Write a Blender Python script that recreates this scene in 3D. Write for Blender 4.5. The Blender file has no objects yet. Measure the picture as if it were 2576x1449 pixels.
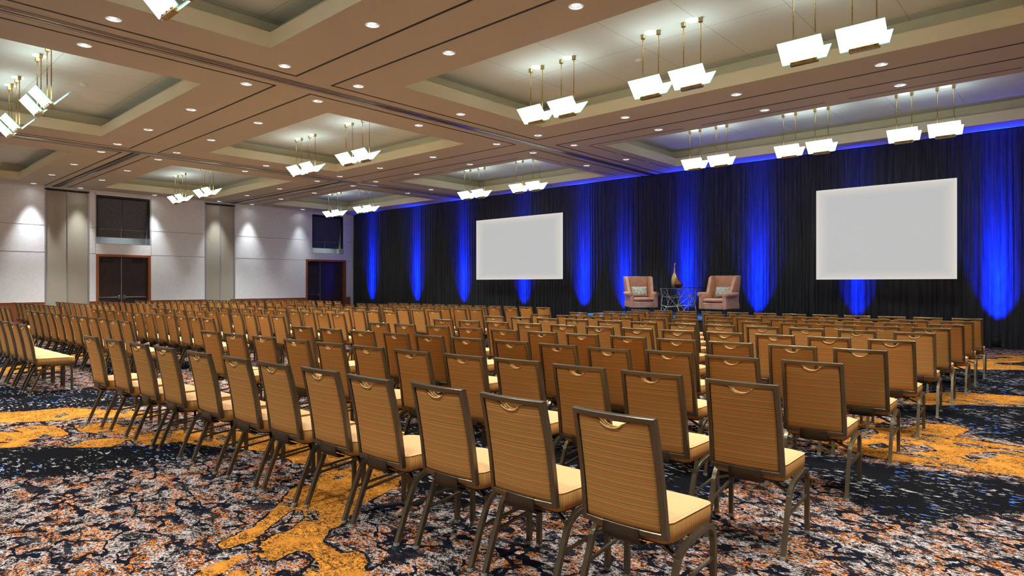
import bpy, bmesh, math, random
import numpy as np
from mathutils import Vector, Matrix, noise
random.seed(7)
PI = math.pi
C = bpy.context.scene.collection
SC = bpy.context.scene

# ------------------------------------------------------------------ helpers
class MB:
    """collects shapes, links them as one mesh object"""
    def __init__(self): self.v = []; self.f = []; self.m = []; self.s = []; self.cur = 0; self.sm = False
    def add(self, vs, fs, smooth=None):
        o = len(self.v); self.v += [tuple(p) for p in vs]
        for f in fs:
            self.f.append(tuple(i + o for i in f)); self.m.append(self.cur)
            self.s.append(self.sm if smooth is None else smooth)
    def box(self, x0, y0, z0, x1, y1, z1, b=0.0, M=None):
        if b <= 0:
            vs = [(x0,y0,z0),(x1,y0,z0),(x1,y1,z0),(x0,y1,z0),(x0,y0,z1),(x1,y0,z1),(x1,y1,z1),(x0,y1,z1)]
            fs = [(0,3,2,1),(4,5,6,7),(0,1,5,4),(1,2,6,5),(2,3,7,6),(3,0,4,7)]
        else:
            vs = []; fs = []
            def ring(z, i):
                a = [(x0+i+b,y0+i),(x1-i-b,y0+i),(x1-i,y0+i+b),(x1-i,y1-i-b),(x1-i-b,y1-i),(x0+i+b,y1-i),(x0+i,y1-i-b),(x0+i,y0+i+b)]
                return [(p[0],p[1],z) for p in a]
            R = [ring(z0, b*.7), ring(z0+b, 0), ring(z1-b, 0), ring(z1, b*.7)]
            for r in R: vs += r
            for k in range(3):
                for i in range(8):
                    j = (i+1) % 8; fs.append((k*8+i, k*8+j, k*8+8+j, k*8+8+i))
            fs.append(tuple(range(7,-1,-1))); fs.append(tuple(24+i for i in range(8)))
        if M is not None: vs = [tuple(M @ Vector(p)) for p in vs]
        self.add(vs, fs)
    def tube(self, pts, r, n=8, ry=None, cap=True, phase=None, up=(0,0,1), smooth=None):
        """tube along pts; r may be a list; ry = second radius (rectangular/elliptic)"""
        P = [Vector(p) for p in pts]; N = len(P); ry = r if ry is None else ry
        rr = r if isinstance(r, (list,tuple)) else [r]*N
        r2 = ry if isinstance(ry, (list,tuple)) else [ry]*N
        vs = []; fs = []
        ph = PI/n if phase is None else phase
        prev = None
        for i,p in enumerate(P):
            t = (P[min(i+1,N-1)] - P[max(i-1,0)]).normalized()
            if prev is None:
                u = Vector(up); a = u.cross(t)
                if a.length < 1e-3: a = Vector((1,0,0)).cross(t)
                if a.length < 1e-3: a = Vector((0,1,0)).cross(t)
                a.normalize()
            else:
                a = (prev - t*prev.dot(t)).normalized()
            prev = a; b = t.cross(a)
            for k in range(n):
                th = ph + 2*PI*k/n
                vs.append(tuple(p + a*(math.cos(th)*rr[i]) + b*(math.sin(th)*r2[i])))
        for i in range(N-1):
            for k in range(n):
                j = (k+1) % n; fs.append((i*n+k, i*n+j, (i+1)*n+j, (i+1)*n+k))
        if cap:
            fs.append(tuple(range(n-1,-1,-1))); fs.append(tuple((N-1)*n+k for k in range(n)))
        self.add(vs, fs, (n > 5) if smooth is None else smooth)
    def lathe(self, prof, n=24, c=(0,0,0), cap=True, smooth=True, M=None):
        vs = []; fs = []
        for r,z in prof:
            for k in range(n):
                a = 2*PI*k/n; vs.append((c[0]+r*math.cos(a), c[1]+r*math.sin(a), c[2]+z))
        for i in range(len(prof)-1):
            for k in range(n):
                j = (k+1) % n; fs.append((i*n+k, i*n+j, (i+1)*n+j, (i+1)*n+k))
        if cap:
            fs.append(tuple(range(n-1,-1,-1))); fs.append(tuple((len(prof)-1)*n+k for k in range(n)))
        if M is not None: vs = [tuple(M @ Vector(p)) for p in vs]
        self.add(vs, fs, smooth)
    def sheet(self, fn, us, vsn, close=False, smooth=True):
        g = [tuple(fn(u, w)) for u in us for w in vsn]; nv = len(vsn); fs = []
        for i in range(len(us)-1):
            for j in range(nv-1):
                fs.append((i*nv+j, (i+1)*nv+j, (i+1)*nv+j+1, i*nv+j+1))
        self.add(g, fs, smooth)
    def prism(self, poly, x0, x1, axis='x', smooth=False):
        """poly in the two other axes, extruded along axis"""
        n = len(poly); vs = []
        for x in (x0, x1):
            for a,b in poly:
                vs.append((x,a,b) if axis == 'x' else ((a,x,b) if axis == 'y' else (a,b,x)))
        fs = [tuple(range(n-1,-1,-1)), tuple(range(n, 2*n))] + [(i,(i+1)%n,n+(i+1)%n,n+i) for i in range(n)]
        self.add(vs, fs, smooth)
    def build(self, name, mats, parent=None, loc=None, fix=True):
        me = bpy.data.meshes.new(name); me.from_pydata(self.v, [], self.f)
        for m in (mats if isinstance(mats,(list,tuple)) else [mats]): me.materials.append(m)
        me.polygons.foreach_set('material_index', self.m); me.polygons.foreach_set('use_smooth', self.s)
        if fix:
            bm = bmesh.new(); bm.from_mesh(me); bmesh.ops.recalc_face_normals(bm, faces=bm.faces); bm.to_mesh(me); bm.free()
        me.update()
        o = bpy.data.objects.new(name, me); C.objects.link(o)
        if parent is not None: o.parent = parent
        if loc is not None: o.location = loc
        return o

def tag(o, label, cat, group=None, kind=None):
    o['label'] = label
    if cat: o['category'] = cat
    if group: o['group'] = group
    if kind: o['kind'] = kind
    return o
def thing(name, label, cat, loc=(0,0,0), rz=0.0, group=None):
    o = bpy.data.objects.new(name, None); o.empty_display_size = .1; C.objects.link(o)
    o.location = loc; o.rotation_euler = (0,0,rz)
    return tag(o, label, cat, group)
def struct(o): o['kind'] = 'structure'; return o
CH = {}
def note_children():
    CH.clear()
    for o in C.objects:
        if o.parent: CH.setdefault(o.parent.name, []).append(o)
def copy_tree(o, parent=None):
    c = o.copy(); C.objects.link(c)
    if parent is not None: c.parent = parent
    for ch in CH.get(o.name, []): copy_tree(ch, c)
    return c

# ------------------------------------------------------------------ materials
def mat(name, col=(.8,.8,.8), rough=.6, metal=0.0, spec=.5, emit=None, es=0.0):
    m = bpy.data.materials.new(name); m.use_nodes = True; b = m.node_tree.nodes['Principled BSDF']
    b.inputs['Base Color'].default_value = (*col,1); b.inputs['Roughness'].default_value = rough
    b.inputs['Metallic'].default_value = metal; b.inputs['Specular IOR Level'].default_value = spec
    if emit: b.inputs['Emission Color'].default_value = (*emit,1); b.inputs['Emission Strength'].default_value = es
    return m
class NT:
    def __init__(self, m): self.m = m; self.t = m.node_tree; self.b = self.t.nodes['Principled BSDF']
    def n(self, typ, **kw):
        nd = self.t.nodes.new(typ)
        for k,v in kw.items():
            if k.startswith('i_'): nd.inputs[int(k[2:])].default_value = v
            else: setattr(nd, k, v)
        return nd
    def l(self, a, b): self.t.links.new(a, b)
    def math(self, op, a, b=None, c=None):
        nd = self.t.nodes.new('ShaderNodeMath'); nd.operation = op
        for i,x in enumerate((a,b,c)):
            if x is None: continue
            if isinstance(x,(int,float)): nd.inputs[i].default_value = x
            else: self.l(x, nd.inputs[i])
        return nd.outputs[0]
    def mix(self, fac, a, b, blend='MIX'):
        nd = self.t.nodes.new('ShaderNodeMix'); nd.data_type = 'RGBA'; nd.blend_type = blend
        for s,x in ((0,fac),(6,a),(7,b)):
            if isinstance(x,(int,float)): nd.inputs[s].default_value = x
            elif isinstance(x,tuple): nd.inputs[s].default_value = (*x,1)
            else: self.l(x, nd.inputs[s])
        return nd.outputs[2]
    def ramp(self, fac, stops, interp='LINEAR'):
        nd = self.t.nodes.new('ShaderNodeValToRGB'); r = nd.color_ramp; r.interpolation = interp
        while len(r.elements) > 1: r.elements.remove(r.elements[-1])
        for i,(p,c) in enumerate(stops):
            e = r.elements[0] if i == 0 else r.elements.new(p)
            e.position = p; e.color = (*c,1) if isinstance(c,tuple) else (c,c,c,1)
        self.l(fac, nd.inputs[0]); return nd.outputs[0]
    def noise(self, vec, scale, detail=2, rough=.5, dist=0.0, dim='3D', w=None):
        nd = self.t.nodes.new('ShaderNodeTexNoise'); nd.noise_dimensions = dim
        nd.inputs['Scale'].default_value = scale; nd.inputs['Detail'].default_value = detail
        nd.inputs['Roughness'].default_value = rough; nd.inputs['Distortion'].default_value = dist
        if dim == '1D': self.l(w, nd.inputs['W'])
        elif vec is not None: self.l(vec, nd.inputs['Vector'])
        return nd.outputs['Fac']
    def bump(self, h, strength, dist=.01):
        nd = self.t.nodes.new('ShaderNodeBump'); nd.inputs['Strength'].default_value = strength
        nd.inputs['Distance'].default_value = dist; self.l(h, nd.inputs['Height']); self.l(nd.outputs[0], self.b.inputs['Normal'])

def fabric_stripes(name, gain=1.0):
    m = mat(name, rough=.85, spec=.25); k = NT(m)
    tc = k.n('ShaderNodeTexCoord'); sp = k.n('ShaderNodeSeparateXYZ'); k.l(tc.outputs['Object'], sp.inputs[0])
    x,y,z = sp.outputs
    sn = k.n('ShaderNodeSeparateXYZ'); k.l(tc.outputs['Normal'], sn.inputs[0])
    return m, k, x, y, z, sn
G_, R_, O_, P_ = (.50,.26,.065), (.58,.14,.03), (.20,.15,.025), (.56,.33,.11)
STR = [(0.0,G_),(.05,P_),(.13,G_),(.16,R_),(.20,R_),(.23,G_),(.30,P_),(.34,O_),(.37,O_),(.40,G_),(.47,P_),(.50,R_),(.525,R_),(.55,P_),(.60,G_),(.63,O_),(.655,O_),(.68,P_),(.74,G_),(.77,R_),(.82,R_),(.85,G_),(.92,(.34,.22,.045)),(.96,G_)]
def back_fabric():
    m, k, x, y, z, sn = fabric_stripes('striped_back_fabric')
    oi = k.n('ShaderNodeObjectInfo')
    w = k.math('ADD', k.math('MULTIPLY', z, 1.0), k.math('MULTIPLY', oi.outputs['Random'], 3.0))
    w = k.math('ADD', w, k.math('MULTIPLY', k.noise(None, 9, 2, dim='1D', w=w), .03))
    f = k.math('FRACT', k.math('DIVIDE', w, .052))
    col = k.ramp(f, STR)
    fine = k.noise(tc_vec(k), 900, 0)
    col = k.mix(k.math('MULTIPLY', fine, .22), col, (.20,.11,.03))
    k.l(col, k.b.inputs['Base Color']); return m
def tc_vec(k):
    return k.n('ShaderNodeTexCoord').outputs['Object']
def seat_fabric():
    m, k, x, y, z, sn = fabric_stripes('striped_seat_fabric')
    ax = k.math('ABSOLUTE', sn.outputs[0]); ay = k.math('ABSOLUTE', sn.outputs[1])
    side = k.math('GREATER_THAN', ax, ay)
    cs = k.math('ADD', k.math('MULTIPLY', side, y), k.math('MULTIPLY', k.math('SUBTRACT', 1.0, side), x))
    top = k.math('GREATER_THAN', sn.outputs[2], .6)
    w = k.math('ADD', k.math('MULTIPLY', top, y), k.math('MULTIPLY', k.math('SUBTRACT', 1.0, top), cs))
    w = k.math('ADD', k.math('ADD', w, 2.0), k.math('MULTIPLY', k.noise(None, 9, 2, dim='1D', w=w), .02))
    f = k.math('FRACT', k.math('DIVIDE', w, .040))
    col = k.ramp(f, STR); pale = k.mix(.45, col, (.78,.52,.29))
    col = k.mix(top, col, pale)  # upward faces paler: brightness from the downlights put into the seat colour
    k.l(col, k.b.inputs['Base Color']); return m
M_BACK = back_fabric(); M_SEAT = seat_fabric()
M_PIPE = mat('piping_fabric', (.80,.55,.25), .6)
def bronze():
    m = mat('bronze_metal', (.15,.115,.065), .33, .85); k = NT(m)
    f = k.noise(tc_vec(k), 7, 2); k.l(k.ramp(f, [(.3,(.145,.118,.074)),(.7,(.185,.153,.10))]), k.b.inputs['Base Color'])
    k.l(k.ramp(f, [(.3,.30),(.75,.37)]), k.b.inputs['Roughness']); return m
M_BRZ = bronze()
M_DARKM = mat('dark_metal', (.03,.026,.02), .45, .6)
M_BRKT = mat('dark_bronze_plate', (.07,.05,.03), .4, .7)
M_GLIDE = mat('glide_nylon', (.32,.33,.30), .35)
M_BOLT = mat('steel_bolt', (.55,.55,.52), .3, 1.0)
def paint(name, col, var=.06, scale=3, rough=.75, bump=0):
    m = mat(name, col, rough, spec=.2); k = NT(m); v = tc_vec(k)
    f = k.noise(v, scale, 3)
    a = tuple(c*(1-var) for c in col); b = tuple(min(1,c*(1+var)) for c in col)
    k.l(k.ramp(f, [(.3,a),(.7,b)]), k.b.inputs['Base Color'])
    if bump: k.bump(k.noise(v, 160, 2), bump, .004)
    return m
M_SOFFIT = paint('tan_ceiling_paint', (.46,.43,.355), .03, .6)
M_COFFER = paint('cream_ceiling_paint', (.82,.79,.57), .02, .6)
M_REVEAL = mat('black_reveal', (.006,.006,.006), .6)
M_TRACK = mat('track_metal', (.36,.33,.31), .32, .7)
M_TRACK2 = mat('track_metal_light', (.5,.48,.45), .22, .9)
def upper_ceiling():
    m = mat('upper_ceiling_panels', (.60,.62,.56), .7, spec=.2); k = NT(m)
    sp = k.n('ShaderNodeSeparateXYZ'); k.l(k.n('ShaderNodeNewGeometry').outputs['Position'], sp.inputs[0])
    def seam(c, period, off):
        f = k.math('FRACT', k.math('DIVIDE', k.math('ADD', c, off), period))
        return k.math('LESS_THAN', f, .006/period*1.6)
    s = k.math('MAXIMUM', seam(sp.outputs[0], 1.2, 100.35), seam(sp.outputs[1], 1.62, 100.8))
    k.l(k.mix(k.math('MULTIPLY', s, .55), (.58,.64,.61), (.12,.12,.10)), k.b.inputs['Base Color']); return m
M_UPPER = upper_ceiling()
M_WALL = paint('wall_fabric_panel', (.86,.88,.89), .04, 14, .9, .5)
M_SEAM = mat('panel_seam', (.22,.21,.20), .8)
M_POCKET = paint('beige_partition_fabric', (.42,.39,.31), .05, 60, .9, .3)
M_ALU = mat('aluminium_trim', (.50,.50,.56), .35, .7)
M_BLACK = mat('black_matte', (.008,.008,.009), .5)
def wood(name, a, b, rough=.4, sx=2.5):
    m = mat(name, a, rough); k = NT(m)
    mp = k.n('ShaderNodeMapping'); k.l(tc_vec(k), mp.inputs[0]); mp.inputs['Scale'].default_value = (sx*8, sx*8, sx)
    f = k.noise(mp.outputs[0], 3, 4, .6, .6); k.l(k.ramp(f, [(.3,a),(.7,b)]), k.b.inputs['Base Color']); return m
M_WOOD = wood('cherry_wood', (.26,.075,.025), (.36,.12,.04))
M_DOOR = wood('dark_walnut_door', (.035,.024,.024), (.065,.045,.04), .22, 1.0)
M_PANIC = mat('panic_bar_steel', (.25,.25,.25), .3, .9)
def shade_mat():
    m = mat('speckled_black_shade', (.03,.03,.035), .35); k = NT(m); v = tc_vec(k)
    f = k.noise(v, 60, 2, .7); k.l(k.ramp(f, [(.42,(.03,.03,.035)),(.68,(.20,.22,.25))]), k.b.inputs['Base Color'])
    k.bump(f, .6, .01); return m
M_SHADE = shade_mat()
M_SILL = paint('window_reveal_paint', (.45,.48,.48), .03, 3)
def velour():
    m = mat('black_velour', (.030,.031,.036), .75, spec=.35); k = NT(m)
    mp = k.n('ShaderNodeMapping'); k.l(k.n('ShaderNodeNewGeometry').outputs['Position'], mp.inputs[0]); mp.inputs['Scale'].default_value = (14,14,.5)
    f = k.noise(mp.outputs[0], 2.2, 4, .65)
    k.l(k.ramp(f, [(.3,(.006,.007,.010)),(.75,(.042,.048,.056))]), k.b.inputs['Base Color'])
    k.b.inputs['Sheen Weight'].default_value = .12; k.b.inputs['Sheen Roughness'].default_value = .4
    k.b.inputs['Sheen Tint'].default_value = (.75,.8,1,1)
    return m
M_VEL = velour()
def carpet():
    m = mat('patterned_carpet', (.1,.1,.1), 1.0, spec=0.0); k = NT(m)
    geo = k.n('ShaderNodeNewGeometry'); pos = geo.outputs['Position']
    at = k.n('ShaderNodeAttribute'); at.attribute_name = 'zones'
    sc = k.n('ShaderNodeSeparateColor'); k.l(at.outputs['Color'], sc.inputs[0])
    om, dm, hm = sc.outputs[0], sc.outputs[1], sc.outputs[2]
    # wavy coordinates: the motif runs in streaks
    mp = k.n('ShaderNodeMapping'); k.l(pos, mp.inputs[0]); mp.inputs['Rotation'].default_value = (0,0,.35); mp.inputs['Scale'].default_value = (1.0,1.35,1)
    v = mp.outputs[0]
    wn = k.noise(v, 3.0, 2, .5, 1.2); wm = k.noise(v, 9, 3, .6, .8); wf = k.noise(v, 34, 4, .72, .5); wf2 = k.noise(v, 52, 3, .7, .3)
    wv = k.noise(v, 26, 5, .8, 1.5)
    # light mottled ground : pale grey broken by black and rust
    dens = k.math('ADD', k.math('MULTIPLY', wm, .5), k.math('MULTIPLY', wv, .7))
    pale = k.ramp(dens, [(.54,(.006,.007,.010)),(.575,(.030,.022,.018)),(.60,(.32,.265,.245)),(.66,(.46,.395,.37)),(.8,(.52,.46,.44))])
    rustm = k.math('MULTIPLY', k.ramp(k.noise(v, 4.5, 3, .6, .6), [(.475,0.0),(.535,1.0)]), k.ramp(wf, [(.512,0.0),(.53,1.0)]))
    ground = k.mix(rustm, pale, (.55,.15,.014))
    speck = k.ramp(wf2, [(.515,0.0),(.54,1.0)])
    ground = k.mix(k.math('MULTIPLY', speck, .85), ground, (.010,.010,.013))
    # black organic outlines
    vo = k.n('ShaderNodeTexVoronoi'); vo.feature = 'DISTANCE_TO_EDGE'; vo.inputs['Scale'].default_value = 3.1
    wpv = k.n('ShaderNodeVectorMath'); wpv.operation = 'ADD'; k.l(v, wpv.inputs[0])
    nz = k.n('ShaderNodeTexNoise'); nz.inputs['Scale'].default_value = 4; nz.inputs['Detail'].default_value = 3; k.l(v, nz.inputs['Vector'])
    sc2 = k.n('ShaderNodeVectorMath'); sc2.operation = 'SCALE'; sc2.inputs['Scale'].default_value = .45; k.l(nz.outputs['Color'], sc2.inputs[0]); k.l(sc2.outputs[0], wpv.inputs[1])
    k.l(wpv.outputs[0], vo.inputs['Vector'])
    line = k.math('MULTIPLY', k.math('LESS_THAN', vo.outputs['Distance'], .05), k.math('GREATER_THAN', wn, .46))
    ground = k.mix(line, ground, (.008,.009,.014))
    blob = k.ramp(k.noise(v, 5.5, 4, .65, 1.0), [(.57,0.0),(.59,1.0)])
    ground = k.mix(k.math('MULTIPLY', blob, .92), ground, (.010,.012,.018))
    # dark zones with pale and blue flecks
    mp2 = k.n('ShaderNodeMapping'); k.l(pos, mp2.inputs[0]); mp2.inputs['Rotation'].default_value = (0,0,.75); mp2.inputs['Scale'].default_value = (1.0,2.6,1)
    v2 = mp2.outputs[0]
    fl = k.math('MULTIPLY', k.ramp(k.noise(v2, 10, 4, .65), [(.575,0.0),(.60,1.0)]), k.ramp(k.noise(pos, 2.2, 2), [(.46,0.0),(.54,1.0)]))
    bl = k.math('MULTIPLY', k.ramp(k.noise(v2, 12, 1, .5, .2), [(.655,0.0),(.67,1.0)]), k.ramp(k.noise(pos, 1.7, 2), [(.50,0.0),(.58,1.0)]))
    base = k.ramp(k.noise(pos, 120, 2), [(.35,(.003,.003,.004)),(.7,(.014,.014,.016))])
    dark = k.mix(fl, base, (.34,.31,.30)); dark = k.mix(bl, dark, (.07,.17,.55))
    edge = k.math('ADD', dm, k.math('MULTIPLY', k.math('SUBTRACT', wm, .5), .9))
    edge = k.math('ADD', edge, k.math('MULTIPLY', k.math('SUBTRACT', wf, .5), .5))
    col = k.mix(k.ramp(edge, [(.47,0.0),(.53,1.0)]), ground, dark)
    # orange branches
    oe = k.math('ADD', om, k.math('MULTIPLY', k.math('SUBTRACT', wm, .5), .35))
    oe = k.math('SUBTRACT', oe, k.math('MULTIPLY', hm, .9))
    omask = k.ramp(oe, [(.49,0.0),(.51,1.0)])
    ocol = k.ramp(k.noise(v, 40, 3, .7), [(.35,(.46,.165,.020)),(.65,(.64,.27,.045))])
    osp = k.math('MULTIPLY', k.ramp(k.noise(v, 38, 5, .8, 1.2), [(.495,0.0),(.52,1.0)]), k.ramp(wn, [(.34,0.2),(.5,1.0)]))
    ocol = k.mix(k.math('MULTIPLY', osp, .9), ocol, (.030,.022,.012))
    vh = k.n('ShaderNodeTexVoronoi'); vh.inputs['Scale'].default_value = 3.4; vh.inputs['Randomness'].default_value = 1.0
    mph = k.n('ShaderNodeMapping'); k.l(wpv.outputs[0], mph.inputs[0]); mph.inputs['Scale'].default_value = (.8,1.5,1); k.l(mph.outputs[0], vh.inputs['Vector'])
    sch = k.n('ShaderNodeSeparateColor'); k.l(vh.outputs['Color'], sch.inputs[0])
    hole_ = k.math('LESS_THAN', vh.outputs['Distance'], k.math('MULTIPLY', sch.outputs[0], .52))
    hcol = k.mix(k.ramp(wf, [(.50,0.0),(.53,1.0)]), (.008,.008,.010), (.30,.20,.13))
    ocol = k.mix(hole_, ocol, hcol)
    # holes and dark rim around the orange
    rim = k.math('MULTIPLY', k.ramp(oe, [(.40,0.0),(.44,1.0)]), k.math('GREATER_THAN', wn, .44))
    col = k.mix(rim, col, (.008,.008,.011))
    col = k.mix(omask, col, ocol)
    k.l(col, k.b.inputs['Base Color'])
    k.bump(k.noise(pos, 400, 2), .5, .004)
    return m
M_CARPET = carpet()
M_STAGE = paint('blue_lit_stage_carpet', (.035,.12,.34), .15, 60, .9)  # dark bluish carpet with the blue stage light put into its colour
M_SKIRT = mat('black_stage_skirt', (.008,.008,.009), .9)
M_LENS = mat('lit_lens', (1,1,1), .5, emit=(.95,1.0,.98), es=30)
M_CAN = mat('canopy_lens', (1,1,1), .5, emit=(.90,1.0,.96), es=3.5)
M_TRIM = mat('white_trim', (.75,.76,.74), .4)
M_REFL = mat('brushed_reflector', (.82,.86,.88), .22, 1.0)
M_GLASS = mat('lit_frosted_glass', (.95,.98,.98), .3, emit=(.90,1.0,.97), es=2.4)
M_GEDGE = mat('glass_edge', (.25,.75,.72), .15, emit=(.10,.62,.55), es=.55)
M_TUBE = mat('lamp_tube_glow', (1,1,1), .4, emit=(.92,1,.97), es=14)
def brass():
    m = mat('aged_brass', (.42,.28,.10), .3, 1.0); k = NT(m)
    f = k.noise(tc_vec(k), 25, 3); k.l(k.ramp(f, [(.3,(.30,.19,.06)),(.7,(.55,.38,.16))]), k.b.inputs['Base Color']); return m
M_BRASS = brass()
SCREEN_E = .85
def screen_mat():
    m = mat('projection_screen', (.30,.30,.30), .9, spec=.1); k = NT(m)
    u = k.n('ShaderNodeTexCoord').outputs['Generated']; sp = k.n('ShaderNodeSeparateXYZ'); k.l(u, sp.inputs[0])
    def e(c): return k.math('MINIMUM', c, k.math('SUBTRACT', 1.0, c))
    d = k.math('MINIMUM', e(sp.outputs[0]), e(sp.outputs[2]))
    col = k.ramp(d, [(.0,(.74,.70,.64)),(.03,(.64,.61,.575)),(.10,(.535,.535,.535)),(1,(.53,.53,.53))])
    k.l(col, k.b.inputs['Emission Color']); k.b.inputs['Emission Strength'].default_value = SCREEN_E  # emission stands in for projected light, warmer and brighter at the edges
    k.b.inputs['Base Color'].default_value = (.05,.05,.05,1); return m

M_SCREEN = screen_mat()
def leather():
    m = mat('tan_leather', (.5,.28,.2), .36); k = NT(m); v = tc_vec(k)
    f = k.noise(v, 7, 4, .6); k.l(k.ramp(f, [(.3,(.50,.25,.16)),(.7,(.66,.36,.24))]), k.b.inputs['Base Color'])
    k.bump(k.noise(v, 60, 3), .15, .004); return m
M_LEATH = leather()
def pillow_mat():
    m = mat('printed_cushion_fabric', (.7,.7,.7), .8); k = NT(m); v = tc_vec(k)
    w = k.noise(v, 16, 3, .6, 2.5)
    c = k.ramp(w, [(.40,(.72,.76,.72)),(.47,(.72,.76,.72)),(.49,(.03,.06,.08)),(.53,(.05,.09,.10)),(.55,(.70,.76,.72)),(.62,(.50,.62,.12)),(.66,(.75,.78,.74))])
    k.l(c, k.b.inputs['Base Color']); return m
M_PILL = pillow_mat()
M_GOLD = mat('polished_gold_glaze', (.85,.66,.25), .22, .75)
M_SILVER = mat('pale_brass_rod', (.90,.85,.68), .35, .2)
M_ONION = mat('brown_glazed_ceramic', (.16,.045,.025), .12, .15)
M_GLT = mat('table_glass', (.05,.09,.09), .03, spec=.8)
M_GLT.node_tree.nodes['Principled BSDF'].inputs['Transmission Weight'].default_value = .9
M_DWOOD = mat('dark_turned_wood', (.025,.015,.010), .35)
M_NAIL = mat('nailhead_trim', (.62,.55,.48), .3, .9)
# ------------------------------------------------------------------ measured layout (metres)
ROWS = {
 0: [(-1.46,2.19),(-2.02,2.18),(-2.53,2.16),(-3.06,2.1),(-3.57,2.09),(-4.08,2.044),(-4.59,2.016),(-5.17,1.983),(-5.8,1.948),(-6.34,1.918),(-6.94,1.885),(-7.56,1.85)],
 1: [(-1.38,3.36),(-1.93,3.35),(-2.44,3.31),(-2.97,3.3),(-3.458,3.24),(-4.0,3.179),(-4.54,3.142),(-5.08,3.105),(-5.62,3.067),(-6.2,3.027),(-6.78,2.987),(-7.32,2.95)],
 2: [(-1.38,4.58),(-1.92,4.51),(-2.44,4.52),(-2.928,4.4),(-3.45,4.38),(-3.98,4.35),(-4.53,4.302),(-5.05,4.256),(-5.56,4.211),(-6.12,4.162),(-6.7,4.11),(-7.27,4.06)],
 3: [(-1.35,5.72),(-1.87,5.673),(-2.4,5.625),(-2.92,5.578),(-3.44,5.531),(-3.98,5.483),(-4.5,5.436),(-5.04,5.387),(-5.57,5.339),(-6.11,5.29),(-6.71,5.236),(-7.22,5.19)],
 4: [(-1.35,6.87),(-1.89,6.822),(-2.41,6.776),(-2.94,6.729),(-3.48,6.681),(-3.99,6.635),(-4.51,6.589),(-5.05,6.541),(-5.6,6.492),(-6.15,6.443),(-6.68,6.396),(-7.2,6.35)],
 5: [(-1.37,8.11),(-1.93,8.06),(-2.47,8.012),(-2.98,7.966),(-3.52,7.918),(-4.03,7.872),(-4.6,7.821),(-5.14,7.772),(-5.7,7.722),(-6.23,7.675),(-6.75,7.628),(-7.29,7.58)],
 6: [(-1.36,9.07),(-1.87,9.029),(-2.37,8.988),(-2.9,8.945),(-3.43,8.902),(-3.95,8.859),(-4.46,8.818),(-4.99,8.775),(-5.54,8.73),(-6.06,8.688),(-6.59,8.645),(-7.14,8.6)],
 7: [(-1.33,9.99),(-1.85,9.96),(-2.36,9.931),(-2.87,9.902),(-3.38,9.872),(-3.9,9.843),(-4.39,9.814),(-4.94,9.783),(-5.43,9.755),(-6.01,9.721),(-6.55,9.69),(-7.08,9.66)],
 8: [(-1.33,10.99),(-1.86,10.943),(-2.357,10.899),(-2.854,10.855),(-3.351,10.811),(-3.86,10.766),(-4.357,10.722),(-4.854,10.678),(-5.36,10.633),(-5.86,10.589),(-6.36,10.544),(-6.86,10.5)],
 9: [(-1.32,11.98),(-1.83,11.934),(-2.327,11.89),(-2.83,11.845),(-3.327,11.801),(-3.83,11.756),(-4.327,11.711),(-4.824,11.667),(-5.321,11.622),(-5.82,11.578),(-6.317,11.533),(-6.814,11.489)],
 'b1': [(-10.3,2.97),(-10.788,2.956),(-11.276,2.942),(-11.764,2.927),(-12.252,2.913),(-12.74,2.899),(-13.228,2.885),(-13.716,2.871),(-14.204,2.856),(-14.692,2.842),(-15.18,2.828),(-15.668,2.814)],
 'b2': [(-10.26,4.12),(-10.748,4.103),(-11.236,4.086),(-11.724,4.069),(-12.212,4.052),(-12.7,4.035),(-13.188,4.018),(-13.676,4.001),(-14.164,3.984),(-14.652,3.967),(-15.14,3.95),(-15.628,3.933)],
 'b3': [(-10.06,5.18),(-10.548,5.164),(-11.036,5.148),(-11.524,5.132),(-12.012,5.116),(-12.5,5.1),(-12.988,5.084),(-13.476,5.068),(-13.964,5.052),(-14.452,5.036),(-14.94,5.02),(-15.428,5.004)],
 'b4': [(-10.03,6.32),(-10.53,6.303),(-11.018,6.287),(-11.506,6.27),(-11.994,6.254),(-12.482,6.238),(-12.97,6.221),(-13.458,6.205),(-13.946,6.188),(-14.434,6.172),(-14.922,6.156),(-15.41,6.139)],
 'b5': [(-9.91,7.4),(-10.46,7.381),(-10.948,7.364),(-11.436,7.347),(-11.924,7.33),(-12.412,7.312),(-12.9,7.295),(-13.388,7.278),(-13.876,7.261),(-14.364,7.244),(-14.852,7.227),(-15.34,7.21)],
 'b6': [(-9.82,8.43),(-10.308,8.412),(-10.81,8.394),(-11.298,8.376),(-11.786,8.358),(-12.274,8.34),(-12.762,8.322),(-13.25,8.304),(-13.74,8.286),(-14.24,8.268),(-14.76,8.248),(-15.26,8.23)],
 'b7': [(-9.63,9.43),(-10.12,9.413),(-10.61,9.396),(-11.1,9.379),(-11.588,9.362),(-12.09,9.345),(-12.58,9.328),(-13.1,9.31),(-13.6,9.293),(-14.13,9.274),(-14.64,9.257),(-15.128,9.24)],
 'b8': [(-9.43,10.33),(-9.93,10.313),(-10.418,10.296),(-10.906,10.279),(-11.394,10.262),(-11.882,10.245),(-12.38,10.228),(-12.88,10.21),(-13.4,10.192),(-13.92,10.174),(-14.41,10.157),(-14.9,10.14)],
 'b9': [(-9.21,11.21),(-9.73,11.192),(-10.218,11.175),(-10.706,11.157),(-11.194,11.14),(-11.69,11.123),(-12.178,11.106),(-12.666,11.088),(-13.154,11.071),(-13.642,11.054),(-14.13,11.037),(-14.618,11.02)],
}
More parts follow.
